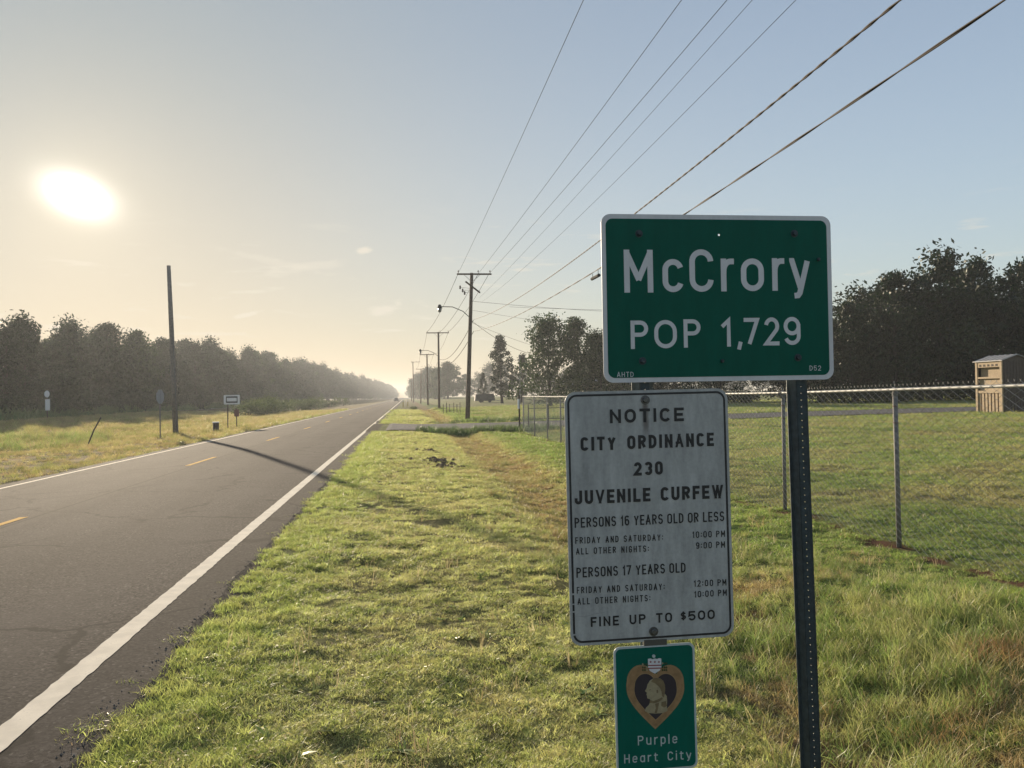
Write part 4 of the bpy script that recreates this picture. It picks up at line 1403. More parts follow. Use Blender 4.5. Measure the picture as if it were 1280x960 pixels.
posts_y = [6.30, 9.35, 12.38, 15.4, 18.4, 21.4, 24.5, 27.8, 31.3, 34.3, 37.8, 41.4]
for y in posts_y:
    q = MB()
    lean = 0.012 * math.sin(y * 3.1)
    z0, z1 = fz(y) - 0.1, frail_z(y) - 0.06
    q.tube([loc((FX + 0.03, y, z0)), loc((FX + 0.03 + lean, y, z1))], 0.029, 10)
    pst = q.build('post', M['galv'], fence, smooth=True)
    q = MB()      # loop cap: dome with a ring that carries the rail
    q.lathe([(0.033, -0.02), (0.034, 0.02), (0.022, 0.045), (0.01, 0.055)], loc((FX + 0.03 + lean, y, z1)), 10)
    q.tube([loc((FX + 0.03 + lean, y - 0.02, z1 + 0.06)), loc((FX + 0.03 + lean, y + 0.02, z1 + 0.06))], 0.031, 10)
    q.tube([loc((FX + 0.03 + lean, y, z1 + 0.07)), loc((FX + 0.02 + lean, y, z1 + 0.16))], 0.008, 6)
    q.build('post_cap', M['galv'], pst)
    q = MB()
    for zt_ in (0.14, 0.34):
        zz = z1 - zt_
        q.tube([loc((FX + 0.03 + lean + 0.033 * math.cos(a), y + 0.033 * math.sin(a), zz)) for a in np.linspace(0, 6.28, 9)], 0.004, 5, cap=False)
    q.build('tie_band', M['rust'], pst)
q = MB()
yy = np.arange(3.0, 41.5, 0.75)
q.tube([loc((FX, y, frail_z(y))) for y in yy], 0.018, 10)
q.build('top_rail', M['rail'], fence, smooth=True)

# woven mesh: every picket is one zigzag wire, hooked to its neighbours
pk, dz = 0.082, 0.044
R_ = 0.0027
V, F = [], []
yk = np.arange(3.0, 41.4, pk)
tri = [(math.cos(a), math.sin(a)) for a in (0.5, 2.6, 4.7)]
base = 0
allV, allF = [], []
for i, y0 in enumerate(yk):
    top = frail_z(y0) + 0.045
    bot = fz(y0) + 0.02
    nseg = int((top - bot) / dz)
    k = np.arange(nseg + 1)
    z = top - k * dz
    side = ((k + i) % 2) * 2 - 1
    yc = y0 + side * pk / 2 * 1.03
    xc = FX - 0.024 + side * 0.0022
    yc = yc + 0.004 * np.sin(z * 3 + y0)
    rr_ = R_ * (1 if y0 < 20 else 1.0)
    ring = np.stack([np.stack([xc + t[0] * rr_, yc + t[1] * rr_, z], -1) for t in tri], 1)   # (k,3,3)
    # barbed twist at the top
    allV.append(ring.reshape(-1, 3))
    m = nseg
    j = np.arange(m)[:, None] * 3
    f = []
    for a in range(3):
        b = (a + 1) % 3
        f.append(np.concatenate([j + a, j + b, j + 3 + b, j + 3 + a], 1))
    allF.append(np.concatenate(f, 0) + base)
    base += ring.shape[0] * 3
co = np.concatenate(allV, 0) - np.array([FX, 9.35, -0.1])
o = link('chain_link_mesh', np_mesh('chain_link_mesh', co, np.concatenate(allF, 0), M['wire']), fence)
o['kind'] = 'stuff'
# twisted barbs standing above the rail
q = MB()
for y0 in yk:
    zt_ = frail_z(y0) + 0.055
    for s_ in (-1, 1):
        q.tube([loc((FX - 0.024, y0 - pk / 2, zt_ - 0.012)), loc((FX - 0.024 + 0.004 * s_, y0 - pk / 2 + s_ * 0.014, zt_ + 0.010))], 0.0017, 3)
o = q.build('barb_row', M['wire'], fence)
o['kind'] = 'stuff'
# rag of wire at the second post
q = MB()
r2 = random.Random(3)
for k in range(7):
    p0 = Vector((0.0, 12.38 - 9.35, frail_z(12.38) + 0.1 - 0.02))
    pts = [p0 + Vector((r2.uniform(-.05, .05), r2.uniform(-.06, .06), r2.uniform(-.06, .05))) for _ in range(6)]
    q.tube(pts, 0.006, 5)
q.build('wire_knot', M['galv'], fence)
# corner post of the fence by the lane and its pale marker board
q = MB()
q.tube([(5.75, 42.1, -0.1), (5.75, 42.1, 1.80)], 0.045, 10)
cpost = q.build('corner_post', M['wooddark'])
q = MB(); q.box((5.70, 42.04, 1.35), (0.10, 0.02, 0.5)); q.build('marker_board', M['white'], cpost)
tag(cpost, 'dark corner post with a pale board at the far end of the chain link fence', 'fence post')
q = MB()
q.tube([(5.75, 42.1, 0.35), (2.5, 56, 0.42)], 0.012, 6)
# farm gate in the return of the fence
gate = empty('farm_gate', (6.0, 42.2, 0))
tag(gate, 'thin tube gate between the fence corner and the lane', 'gate')
for k in range(4):
    qq = MB(); x = 0.25 + 1.05 * k
    qq.tube([(x, 0.15, float(ground_z(6 + x, 42.3)) - 0.05), (x, 0.15, 1.3)], 0.03, 8); qq.build('upright', M['wooddark'], gate)
for zz in (0.55, 1.1):
    qq = MB(); qq.tube([(0.25, 0.15, zz), (3.4, 0.15, zz + 0.02)], 0.018, 6); qq.build('rail', M['darkmetal'], gate)


# ------------------------------------------------------------------ utility poles and lines
def utility_pole(name, base, top, r0, r1, arm_w, arm_dx, label, lamp=None, double=False, extra_arm=False, group=None, arm2=None):
    root = empty(name, base)
    b, t = Vector((0, 0, -0.4)), Vector(top) - Vector(base)
    q = MB()
    q.tube([b + (t - b) * k for k in (0, 0.25, 0.5, 0.75, 1)], [r0 + (r1 - r0) * k for k in (0, .25, .5, .75, 1)], 12)
    q.build('shaft', M['wood'], root, smooth=True)
    if arm_w:
        za = t.z - 0.12
        q = MB(); q.box((t.x + arm_dx, -r1 - 0.05, za), (arm_w, 0.10, 0.12)); arm = q.build('crossarm', M['wooddark'], root)
        q = MB()
        for s_ in (-1, 1):
            q.tube([(t.x + s_ * 0.62, -r1 - 0.05, za - 0.06), (t.x, -r1 - 0.02, za - 0.62)], 0.018, 6)
        q.build('brace', M['galv'], root)
        for dx in (-arm_w / 2 + 0.12, 0.32, arm_w / 2 - 0.12):
            q = MB()
            q.lathe([(0.018, 0.0), (0.018, 0.10), (0.055, 0.11), (0.06, 0.15), (0.035, 0.17), (0.05, 0.20), (0.03, 0.24)], (t.x + arm_dx + dx, -r1 - 0.05, za + 0.06), 10)
            q.build('insulator', M['ceramic'], root)
    if arm2:
        dx, dzz, w_, ang_ = arm2
        q = MB(); q.box((t.x + dx, -r1 - 0.06, t.z - dzz), (w_, 0.10, 0.12), Matrix.Rotation(ang_, 3, 'Y')); q.build('crossarm', M['wooddark'], root)
        for kx, kz in ((-0.95, 0.0), (-0.75, -0.25), (-0.6, -0.45)):
            q = MB(); q.lathe([(0.03, -0.16), (0.075, -0.1), (0.06, 0.0), (0.08, 0.05), (0.03, 0.14)], (t.x + kx, -0.15, t.z - dzz + kz), 8)
            q.tube([(t.x + kx, -0.15, t.z - dzz + kz), (t.x, -0.05, t.z - dzz + kz * 0.5 - 0.1)], 0.012, 5)
            q.build('fuse_cutout', M['ceramic'], root)
    if lamp:
        zl, reach = lamp
        k = zl / t.z
        cx_ = t.x * k
        pts = [(cx_ - 0.1, -0.06, zl), (cx_ - 0.6, -0.15, zl + 0.45), (cx_ - reach * 0.6, -0.25, zl + 0.78), (cx_ - reach, -0.35, zl + 0.80)]
        q = MB(); q.tube(pts, 0.03, 8); la = q.build('lamp_arm', M['darkmetal'], root, smooth=True)
        q = MB(); q.lathe([(0.09, 0.20), (0.13, 0.1), (0.17, -0.02), (0.18, -0.10)][::-1], (cx_ - reach - 0.08, -0.36, zl + 0.76), 12)
        q.build('lamp_head', M['darkmetal'], la, smooth=True)
        q = MB(); q.lathe([(0.06, -0.42), (0.13, -0.34), (0.155, -0.1)], (cx_ - reach - 0.08, -0.36, zl + 0.76), 12)
        q.build('lamp_lens', M['lampglass'], la, smooth=True)
    q = MB()
    q.tube([(t.x * .53 - 0.0, -r0 - 0.01, t.z * .53), (t.x * .9, -r1 - 0.012, t.z * .9)], 0.012, 4)
    q.build('ground_wire', M['wireblack'], root)
    return tag(root, label, 'utility pole', group)


utility_pole('utility_pole', (4.79, 65.6, -0.1), (5.34, 65.6, 11.55), 0.19, 0.13, 2.75, 0.18, 'tall leaning timber utility pole beside the lane, with a street lamp and diagonal lower arm',
             lamp=(8.15, 2.35), arm2=(0.05, 1.15, 1.45, rad(38)))
utility_pole('utility_pole', (4.49, 113.7, -0.05), (4.55, 113.7, 10.6), 0.17, 0.12, 3.1, -0.1, 'straight timber utility pole with a wide crossarm, second from the lane', lamp=(7.35, 2.4))
utility_pole('utility_pole', (3.94, 150.6, 0.0), (3.9, 150.6, 9.5), 0.16, 0.11, 2.6, 0, 'timber utility pole third from the lane, standing on a small mound')
utility_pole('utility_pole', (4.0, 226, 0.2), (4.2, 226, 9.4), 0.16, 0.11, 2.6, 0, 'hazy timber pole fourth along the line with two short arms', arm2=(0, 0.9, 1.6, 0.0))
utility_pole('utility_pole', (2.6, 277.7, 0.2), (2.5, 277.7, 13.5), 0.19, 0.12, 3.0, 0.9, 'tallest of the hazy far poles, with its arm reaching to the right')
for (x, y, h) in ((2.4, 345, 9.5), (2.8, 420, 9.5), (8.5, 380, 12.0)):
    utility_pole('utility_pole', (x, y, 0.2), (x, y, h), 0.16, 0.11, 2.4, 0, 'faint utility pole far down the road in the haze', group='faintest far utility poles')

# lone tall pole left of the road (bare, no arm)
q = MB()
q.tube([(0, 0, -0.4), (-0.10, 0, 3.5), (-0.2, 0, 6.8), (-0.30, 0, 10.0)], [0.165, 0.152, 0.135, 0.112], 14)
root = empty('bare_pole', (-13.55, 51.4, -0.15))
q.build('shaft', M['greywood'], root, smooth=True)
q = MB(); q.tube([(0.13, -0.14, 0), (0.0, -0.13, 3.4), (-0.1, -0.12, 6.5)], 0.02, 6); q.build('conduit', M['galv'], root)
tag(root, 'tall bare timber pole without arms standing alone on the left verge', 'utility pole')


def wire(name, pts, r, label, mat='wireblack', n=5, group=None, cat='wire'):
    q = MB(); q.tube(pts, r, n)
    return tag(q.build(name, M[mat], smooth=True), label, cat, group)


def span(xa, ya, dza, xm, ym, dzm, xe, ye, nn_=36):
    """parabolic sag given height above the eye at the pole a, at the low point m, symmetric"""
    k = (dza - dzm) / (ya - ym) ** 2
    pts = []
    for i in range(nn_ + 1):
        y = ya + (ye - ya) * i / nn_
        x = xa + (xe - xa) * i / nn_
        pts.append((x, y, CAM_Z + dzm + k * (y - ym) ** 2))
    return pts


for (xa, dza, xe, dzm, lab, r) in ((4.22, 9.62, 4.25, 9.15, 'thin overhead wire from the left end of the near crossarm', 0.0085),
                                   (5.80, 9.62, 7.0, 9.15, 'thin overhead wire from the middle insulator of the near crossarm', 0.0085),
                                   (6.66, 9.62, 8.2, 9.15, 'thin overhead wire from the right end of the near crossarm', 0.0085)):
    wire('overhead_wire', span(xa, 65.5, dza, 0, 15, dzm, xe, -12), r, lab)
wire('overhead_wire', span(5.9, 65.5, 7.75, 0, 15, 7.1, 6.55, -8), 0.005, 'faint thin wire from the lower diagonal arm, nearest the crossarm wires')
wire('overhead_wire', span(6.1, 65.5, 7.45, 0, 15, 6.2, 6.3, -6), 0.005, 'faintest thin wire, running lowest of the fine wires above the green sign')


def twisted(name, pts, r, off, turns_per_m, label, strands=2):
    root = empty(name, pts[0])
    L = 0
    fine = []
    for i in range(len(pts) - 1):
        a, b = Vector(pts[i]), Vector(pts[i + 1])
        m = max(1, int((b - a).length / 0.12)) if b.y < 32 else 4
        for k in range(m):
            fine.append(a + (b - a) * k / m)
    fine.append(Vector(pts[-1]))
    for s_ in range(strands):
        q = MB(); out = []
        d = 0
        for i, p in enumerate(fine):
            if i: d += (fine[i] - fine[i - 1]).length
            a = d * turns_per_m * 2 * math.pi + s_ * 2 * math.pi / strands
            out.append(p + Vector((math.cos(a) * off, 0, math.sin(a) * off)) - Vector(pts[0]))
        q.tube(out, r, 6)
        q.build('strand', M['cable'], root, smooth=True)
    return tag(root, label, 'cable')


twisted('overhead_cable', span(5.47, 65.5, 6.06, 0, 15, 4.27, 5.5, 1.5, 60), 0.0105, 0.010, 1.3, 'thick twisted brown cable, the upper of the two heavy ones crossing above the green sign')
twisted('overhead_cable', span(5.47, 65.5, 5.12, 0, 15, 3.5, 5.5, 1.5, 60), 0.0100, 0.009, 0.3, 'thick dark cable, the lower of the two heavy ones passing behind the green sign')
q = MB(); q.tube([(5.49, 23.0, CAM_Z + 3.36), (5.49, 23.9, CAM_Z + 3.38)], 0.05, 8)
for yy_ in (23.1, 23.8):
    q.tube([(5.49, yy_, CAM_Z + 3.37), (5.49, yy_, CAM_Z + 3.52)], 0.008, 4)
tag(q.build('splice_sleeve', M['darkmetal']), 'dark splice sleeve hanging on the lower heavy cable just left of the green sign', 'splice')

# lines on down the road between the poles
segs_ = [((4.22, 65.5, 11.4), (3.0, 113.6, 10.6)), ((5.80, 65.5, 11.4), (4.75, 113.6, 10.6)), ((6.66, 65.5, 11.4), (5.9, 113.6, 10.6)),
         ((5.4, 65.5, 7.8), (4.6, 113.6, 6.9)), ((5.4, 65.5, 6.9), (4.6, 113.6, 6.2)),
         ((3.0, 113.6, 10.6), (2.7, 150.5, 9.5)), ((5.9, 113.6, 10.6), (5.1, 150.5, 9.5)), ((4.5, 113.6, 6.8), (3.9, 150.5, 6.2)),
         ((2.7, 150.5, 9.5), (3.0, 226, 9.4)), ((5.1, 150.5, 9.5), (5.4, 226, 9.4)), ((3.9, 150.5, 6.2), (4.1, 226, 6.2)), ((3.0, 226, 9.4), (2.0, 277.6, 13.3))]
labs = ['wire running down the road from the left insulator', 'wire running down the road from the middle insulator', 'wire running down the road from the right insulator',
        'upper telephone cable sagging between the first two poles', 'lower telephone cable sagging between the first two poles']
for i, (a, b) in enumerate(segs_):
    a, b = Vector(a), Vector(b)
    sag = 0.5 if i < 3 else 1.1 if i < 5 else 0.9
    pts = [a + (b - a) * t - Vector((0, 0, sag * 4 * t * (1 - t))) for t in np.linspace(0, 1, 13)]
    wire('overhead_wire', pts, 0.016 if i not in (3, 4) else 0.024, labs[i] if i < 5 else 'faint line strung between the farther poles', group=None if i < 5 else 'faint lines between the far poles')
# service drops to the right
for i, (z0, xe, ye, ze, sg, r, lab) in enumerate(((9.3, 62, 72, 11.4, 1.8, 0.012, 'nearly level service wire leaving the top of the near pole to the right'),
                                                 (8.6, 40, 75, 7.2, 1.0, 0.009, 'fine wire dipping right from the near pole below the diagonal arm'),
                                                 (7.75, 22, 104, 8.0, 2.0, 0.016, 'service cable sagging from the near pole into the yard trees'),
                                                 (7.6, 24, 96, 5.6, 0.6, 0.010, 'lowest fine service wire reaching the yard trees'))):
    a, b = Vector((5.25, 65.5, z0)), Vector((xe, ye, ze))
    wire('service_wire', [a + (b - a) * t - Vector((0, 0, sg * 4 * t * (1 - t))) for t in np.linspace(0, 1, 20)], r, lab)
wire('service_wire', [Vector((12, 95, 12.0)) + Vector((70, -6, 1.6)) * t - Vector((0, 0, 1.4 * 4 * t * (1 - t))) for t in np.linspace(0, 1, 20)], 0.014, 'long thin wire seen low in the sky right of the green sign')
# slim yard pole among the trees
q = MB(); q.tube([(19.3, 140, -0.2), (19.3, 140, 8.6)], 0.12, 8)
o = q.build('yard_pole', M['galv']); tag(o, 'slim grey yard pole standing in front of the pine clump', 'pole')


# ------------------------------------------------------------------ trees
def leaves_np(centres, rad_, per, size, seed, flat=0.75):
    """many small leaf-sprig quads around clump centres -> verts, faces"""
    r_ = np.random.default_rng(seed)
    c = np.repeat(np.asarray(centres, float), per, 0)
    R = np.repeat(np.asarray(rad_, float), per)
    n = len(c)
    u = r_.normal(size=(n, 3)); u /= np.linalg.norm(u, axis=1)[:, None]
    d = R * (0.35 + 0.65 * r_.uniform(0, 1, n) ** 0.5) * (1 + 0.26 * r_.normal(size=n))
    p = c + u * d[:, None] * np.array([1, 1, flat])
    a = r_.normal(size=(n, 3)); a /= np.linalg.norm(a, axis=1)[:, None]
    b = np.cross(a, r_.normal(size=(n, 3))); b /= np.linalg.norm(b, axis=1)[:, None]
    s = size * r_.uniform(0.5, 1.25, n)[:, None]
    V = np.stack([p - a * s * 0.6, p + b * s * 0.28, p + a * s * 0.6, p - b * s * 0.28], 1).reshape(-1, 3)
    F = np.arange(n * 4).reshape(-1, 4)
    return V, F


def make_tree_meshes(seed, H, W, trunk_h, nclump, per, size, kind='oak'):
    rs = random.Random(seed)
    tr = MB()
    centres, rads = [], []
    lean = (rs.uniform(-.4, .4), rs.uniform(-.4, .4))
    top = Vector((lean[0], lean[1], H * 0.86))
    tr.tube([Vector((0, 0, -0.5)), Vector((0, 0, 0.4)), Vector((lean[0] * .3, lean[1] * .3, trunk_h)), top], [0.032 * H, 0.024 * H, 0.018 * H, 0.03], 8)
    for k in range(nclump):
        if kind == 'oak':
            h = (k + 0.5) / nclump
            z = trunk_h * 0.75 + (H * 0.93 - trunk_h * 0.75) * h
            prof = math.sin(math.pi * min(1, (0.18 + 0.82 * (1 - h)))) ** 0.6 if h > 0.35 else 0.75 + 0.25 * h / 0.35
            prof = (1 - max(0, (h - 0.35) / 0.65) ** 2.2) * (0.82 + 0.18 * min(1, h / 0.3))
            a = k * 2.399 + rs.uniform(-.5, .5)
            rr_ = W / 2 * prof * rs.uniform(0.3, 1.12)
            cr = W * rs.uniform(0.06, 0.185)
            z += rs.uniform(-0.5, 0.7)
        elif kind == 'sparse':
            h = (k + 0.5) / nclump
            z = trunk_h + (H - trunk_h) * h ** 0.9
            prof = (1.0 - 0.72 * h) if h < 0.55 else 0.55 * (1 - (h - 0.55) / 0.6) + 0.12
            a = k * 2.399 + rs.uniform(-.8, .8)
            rr_ = W / 2 * prof * rs.uniform(0.3, 1.1)
            cr = W * rs.uniform(0.07, 0.14)
        else:   # pine
            h = (k + 0.5) / nclump
            z = trunk_h + (H - trunk_h) * h
            prof = (0.55 + 0.45 * math.sin(math.pi * h)) * (1 - h ** 3)
            a = k * 2.399 + rs.uniform(-.5, .5)
            rr_ = W / 2 * prof * rs.uniform(0.35, 1.0)
            cr = W * rs.uniform(0.10, 0.18)
        c = Vector((lean[0] * h + rr_ * math.cos(a), lean[1] * h + rr_ * math.sin(a), z))
        centres.append(c); rads.append(cr)
        if k % 2 == 0:
            s0 = Vector((lean[0] * h * .6, lean[1] * h * .6, max(trunk_h * 0.8, z - rr_ * 0.9 - 0.5)))
            mid = s0.lerp(c, 0.5) + Vector((0, 0, -0.2))
            r0 = 0.006 * H * (1.1 - h)
            tr.tube([s0, mid, c], [max(.03, r0), max(.02, r0 * .6), 0.012], 5, cap=False)
    V, F = leaves_np(centres, rads, per, size, seed)
    return tr, V, F


def tree_proto(key, leafmat, **k):
    tr, V, F = make_tree_meshes(**k)
    return (tr.mesh(key + '_trunk', M['bark'], True), np_mesh(key + '_crown', V, F, M[leafmat]))


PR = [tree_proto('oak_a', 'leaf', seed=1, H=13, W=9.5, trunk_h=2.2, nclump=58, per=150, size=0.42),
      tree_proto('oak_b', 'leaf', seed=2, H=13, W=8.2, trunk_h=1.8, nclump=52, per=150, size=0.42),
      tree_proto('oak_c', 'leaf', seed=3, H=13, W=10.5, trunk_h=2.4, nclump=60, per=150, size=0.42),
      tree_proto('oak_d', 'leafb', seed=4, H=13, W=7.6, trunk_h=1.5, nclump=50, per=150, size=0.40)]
SP = [tree_proto('sparse_a', 'leafb', seed=31, H=12.5, W=11.5, trunk_h=0.9, nclump=84, per=120, size=0.36, kind='sparse'),
      tree_proto('sparse_b', 'leafb', seed=22, H=12.5, W=10.0, trunk_h=0.9, nclump=80, per=120, size=0.36, kind='sparse')]
PI = [tree_proto('pine_a', 'needle', seed=31, H=12, W=5.2, trunk_h=1.6, nclump=44, per=120, size=0.38, kind='pine'),
      tree_proto('pine_b', 'needle', seed=32, H=12, W=4.6, trunk_h=1.0, nclump=36, per=110, size=0.38, kind='pine')]


def plant_tree(proto, x, y, H, Wf, rz, label, group=None, name='tree', cat='tree', H0=13.0, z=None):
    root = empty(name, (x, y, float(ground_z(x, y)) if z is None else z), rz)
    s_ = H / H0
    root.scale = (s_ * Wf, s_ * Wf, s_)
    t = link('trunk', proto[0], root)
    c = link('crown', proto[1], root)
    return tag(root, label, cat, group)


# left tree belt: heights follow its skyline
rt_ = random.Random(12)


def belt_h(y):
    pts = [(60, 9.5), (88, 10.4), (97, 11.2), (103, 12.6), (113, 14.6), (124, 13.8), (136, 15.6), (150, 13.4), (180, 14.0), (206, 15.8), (240, 15.5), (284, 17.0), (420, 18.0), (700, 18.0), (1600, 19)]
    for (a, ha), (b, hb) in zip(pts, pts[1:]):
        if a <= y <= b: return ha + (hb - ha) * (y - a) / (b - a)
    return 17


y = 70.0
i = 0
near_labels = ['broad leafy tree at the extreme left of the belt', 'tree with a ragged top, second in the left belt', 'tall rounded tree in the left belt under the sun',
               'lower tree between two taller crowns in the left belt']
while y < 1650:
    H = belt_h(y) * rt_.choice((0.74, 0.86, 0.94, 1.0, 1.05)) * (0.92 if y < 150 else 1.0)
    pr = PR[i % 4]
    own = {5: 'leafy tree of the left belt rising behind the pale oval marker', 7: 'leafy tree of the left belt with the highest crown left of the bare pole',
           9: 'leafy tree of the left belt one crown left of the bare pole', 11: 'leafy tree of the left belt directly behind the octagonal sign',
           14: 'leafy tree of the left belt just right of the bare pole', 18: 'leafy tree of the left belt above the white route sign'}.get(i)
    plant_tree(pr, -44.5 + 22 * min(1, max(0, (y - 330) / 700)) + rt_.uniform(-1.8, 1.8), y, H, rt_.uniform(0.85, 1.1), rt_.uniform(0, 6.28),
               own or 'leafy tree in the hazy belt beyond the left verge', None if own else 'trees of the left belt')
    if y < 420:
        plant_tree(PR[(i + 2) % 4], -51.5 + rt_.uniform(-2, 2), y + 4, belt_h(y) * rt_.uniform(0.75, 0.95), 1.1, rt_.uniform(0, 6.28),
                   'leafy tree in the hazy belt beyond the left verge', 'trees of the left belt')
    step = 6.4 if y < 200 else 8.0 if y < 420 else 14
    y += step * rt_.uniform(0.8, 1.2)
    i += 1

# far right belt closing the road and field
y = 330.0
while y < 1200:
    plant_tree(PR[i % 4], 14 + rt_.uniform(-3, 3) - 4 * (y > 500), y, rt_.uniform(13, 17), 1.0, rt_.uniform(0, 6.28), 'pale hazy tree of the far belt right of the road', 'trees of the far right belt')
    y += 14 * rt_.uniform(0.8, 1.2); i += 1
for k in range(26):
    x = 14 + k * 7.0 + rt_.uniform(-2, 2)
    H = 17.5 if k == 1 else 16.5 if k in (4, 5) else rt_.uniform(11.5, 14.0)
    plant_tree(PR[k % 4], x, 405 + rt_.uniform(-12, 12), H, 1.15, rt_.uniform(0, 6.28), 'blue hazy tree in the row across the far field', 'trees across the far field')

# individual yard trees
plant_tree(PI[0], 17.2, 149, 11.9, 1.0, 0.4, 'upright pine like tree just right of the near utility pole', cat='tree', H0=12)
plant_tree(PI[1], 15.6, 169, 6.0, 0.9, 1.4, 'small slim tree left of the pine, the shortest of the clump', H0=12)
plant_tree(PI[1], 20.9, 150, 8.6, 1.15, 2.2, 'dark tree directly behind the slim yard pole', H0=12)
plant_tree(SP[0], 18.9, 108, 11.5, 1.05, 0.3, 'open crowned tree with two ragged spires left of the green sign', H0=12.5)
plant_tree(SP[1], 22.6, 108, 11.3, 1.0, 1.9, 'taller ragged tree partly hidden by the green sign edge', H0=12.5)
plant_tree(SP[0], 24.6, 103, 9.2, 1.05, 4.0, 'fuller low tree filling the gap beside the green sign edge', H0=12.5)
plant_tree(PR[3], 26.3, 112, 9.0, 1.05, 2.9, 'rounded tree showing between the open trees and the green sign', H0=13)
for k, (x, y, H, Wf, lab) in enumerate(((30.5, 106, 9.0, 1.2, 'tree hidden mostly behind the green sign'), (38, 100, 9.4, 1.2, 'low dark tree seen under the green sign'), (34, 108, 8.5, 1.2, 'low dark tree seen under the green sign'))):
    plant_tree(PR[k % 4], x, y, H, Wf, k * 1.3, lab, group='dark trees behind the green sign')
for k, (x, y, H, Wf, lab) in enumerate(((41.8, 80, 9.6, 1.0, 'dark tree with gaps at the right edge of the green sign'),
                                        (45.4, 79.8, 10.6, 0.85, 'narrow dark tree between the green sign and the big oaks'),
                                        (49.6, 79.2, 13.6, 0.9, 'first of the big black oaks, left slope of their skyline'),
                                        (54.0, 78.5, 15.4, 0.95, 'tallest of the big black oaks right of the green sign'),
                                        (59.3, 80.5, 15.2, 0.9, 'big black oak in the middle of the right grove'),
                                        (63.2, 77.3, 14.8, 0.9, 'big black oak above the tan shed'),
                                        (68.0, 78.0, 15.5, 0.95, 'big black oak cut by the right picture edge'),
                                        (73, 80, 15.0, 1.0, 'rearmost black oak beyond the shed'))):
    plant_tree(PR[k % 3], x, y, H, Wf, k * 0.9 + 0.2, lab)
for k in range(10):
    plant_tree(PR[(k + 1) % 3], 42 + k * 3.6, 87 + rt_.uniform(-2, 2), (8.3 if k < 1 else 9.5 if k < 2 else 12.5), 1.2, k * 1.7, 'dark filler tree in the shade of the right grove', group='back rank of the right grove')


# shrubs
def bush_mesh(seed, R, H, mat, nclump=16, per=90, size=0.22):
    rs = random.Random(seed)
    C = [Vector((rs.uniform(-R, R) * 0.7, rs.uniform(-R, R) * 0.7, rs.uniform(0.15, 0.75) * H)) for _ in range(nclump)]
    V, F = leaves_np(C, [R * rs.uniform(0.3, 0.5) for _ in C], per, size, seed)
    V[:, 2] = np.maximum(V[:, 2], -0.05)
    tr = MB()
    for c in C[:6]:
        tr.tube([Vector((0, 0, -0.1)), c * 0.5, c], [0.04, 0.03, 0.015], 5, cap=False)
    return tr.mesh('bush_stems', M['bark']), np_mesh('bush_leaves', V, F, M[mat])


BU = [bush_mesh(51, 2.0, 2.2, 'bushleaf'), bush_mesh(52, 1.8, 1.8, 'bushleaf'), bush_mesh(53, 2.2, 2.6, 'bushleaf')]
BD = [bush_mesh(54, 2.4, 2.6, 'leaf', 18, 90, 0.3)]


def plant_bush(pr, x, y, s_, rz, label, group=None):
    root = empty('bush', (x, y, float(ground_z(x, y))), rz)
    root.scale = (s_, s_, s_)
    link('stems', pr[0], root); link('foliage', pr[1], root)
    return tag(root, label, 'bush', group)


for k, (x, y, s_) in enumerate(((-19.0, 104, 0.95), (-18.6, 108.5, 1.05), (-18.8, 113, 1.0), (-18.9, 118, 1.1), (-18.4, 124, 1.0), (-18.7, 130, 0.95), (-18.0, 141, 0.9), (-18.2, 148, 1.2), (-18.0, 162, 1.0), (-18.2, 172, 1.1), (-17.5, 196, 1.1), (-17.0, 230, 1.0))):
    lab = ['first bush of the row right of the small route sign', 'second green bush in the row left of the highway'][k] if k < 2 else 'green bush in the row along the left side of the highway'
    plant_bush(BU[k % 3], x, y, s_, k * 1.1, lab, group=None if k < 2 else 'bushes along the left of the highway')
for k in range(34):
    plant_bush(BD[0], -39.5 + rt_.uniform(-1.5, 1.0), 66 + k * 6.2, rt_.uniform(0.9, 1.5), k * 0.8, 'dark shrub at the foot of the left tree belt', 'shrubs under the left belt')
for k in range(18):
    plant_bush(BD[0], 20 + k * 3.1, 92 + rt_.uniform(-3, 3) - (14 if k > 6 else 0), rt_.uniform(0.6, 1.0), k * 0.8, 'dark shrub under the trees behind the yard', 'shrubs behind the yard')
plant_bush(BU[1], 1.0, 118, 0.35, 0, 'tiny bush on the bank right of the highway')


# ------------------------------------------------------------------ left side signs and bits
def small_post(root, pts, r=0.03, mat='galv', name='post'):
    q = MB(); q.tube(pts, r, 6); return q.build(name, M[mat], root)


# octagonal sign seen edge-on from behind
s1 = empty('octagonal_sign', (-12.82, 45.7, -0.15), rad(75))
small_post(s1, [(0, 0.02, -0.1), (0, 0.02, 2.55)], 0.03)
q = MB()
sheet(q, [(0.40 * math.cos(rad(22.5 + 45 * k)), 2.2 + 0.40 * math.sin(rad(22.5 + 45 * k))) for k in range(8)], [], -0.004, 0.0)
q.build('plate', M['plategrey'], s1)
tag(s1, 'back of an octagonal sign on a thin post in front of the bare pole', 'sign')
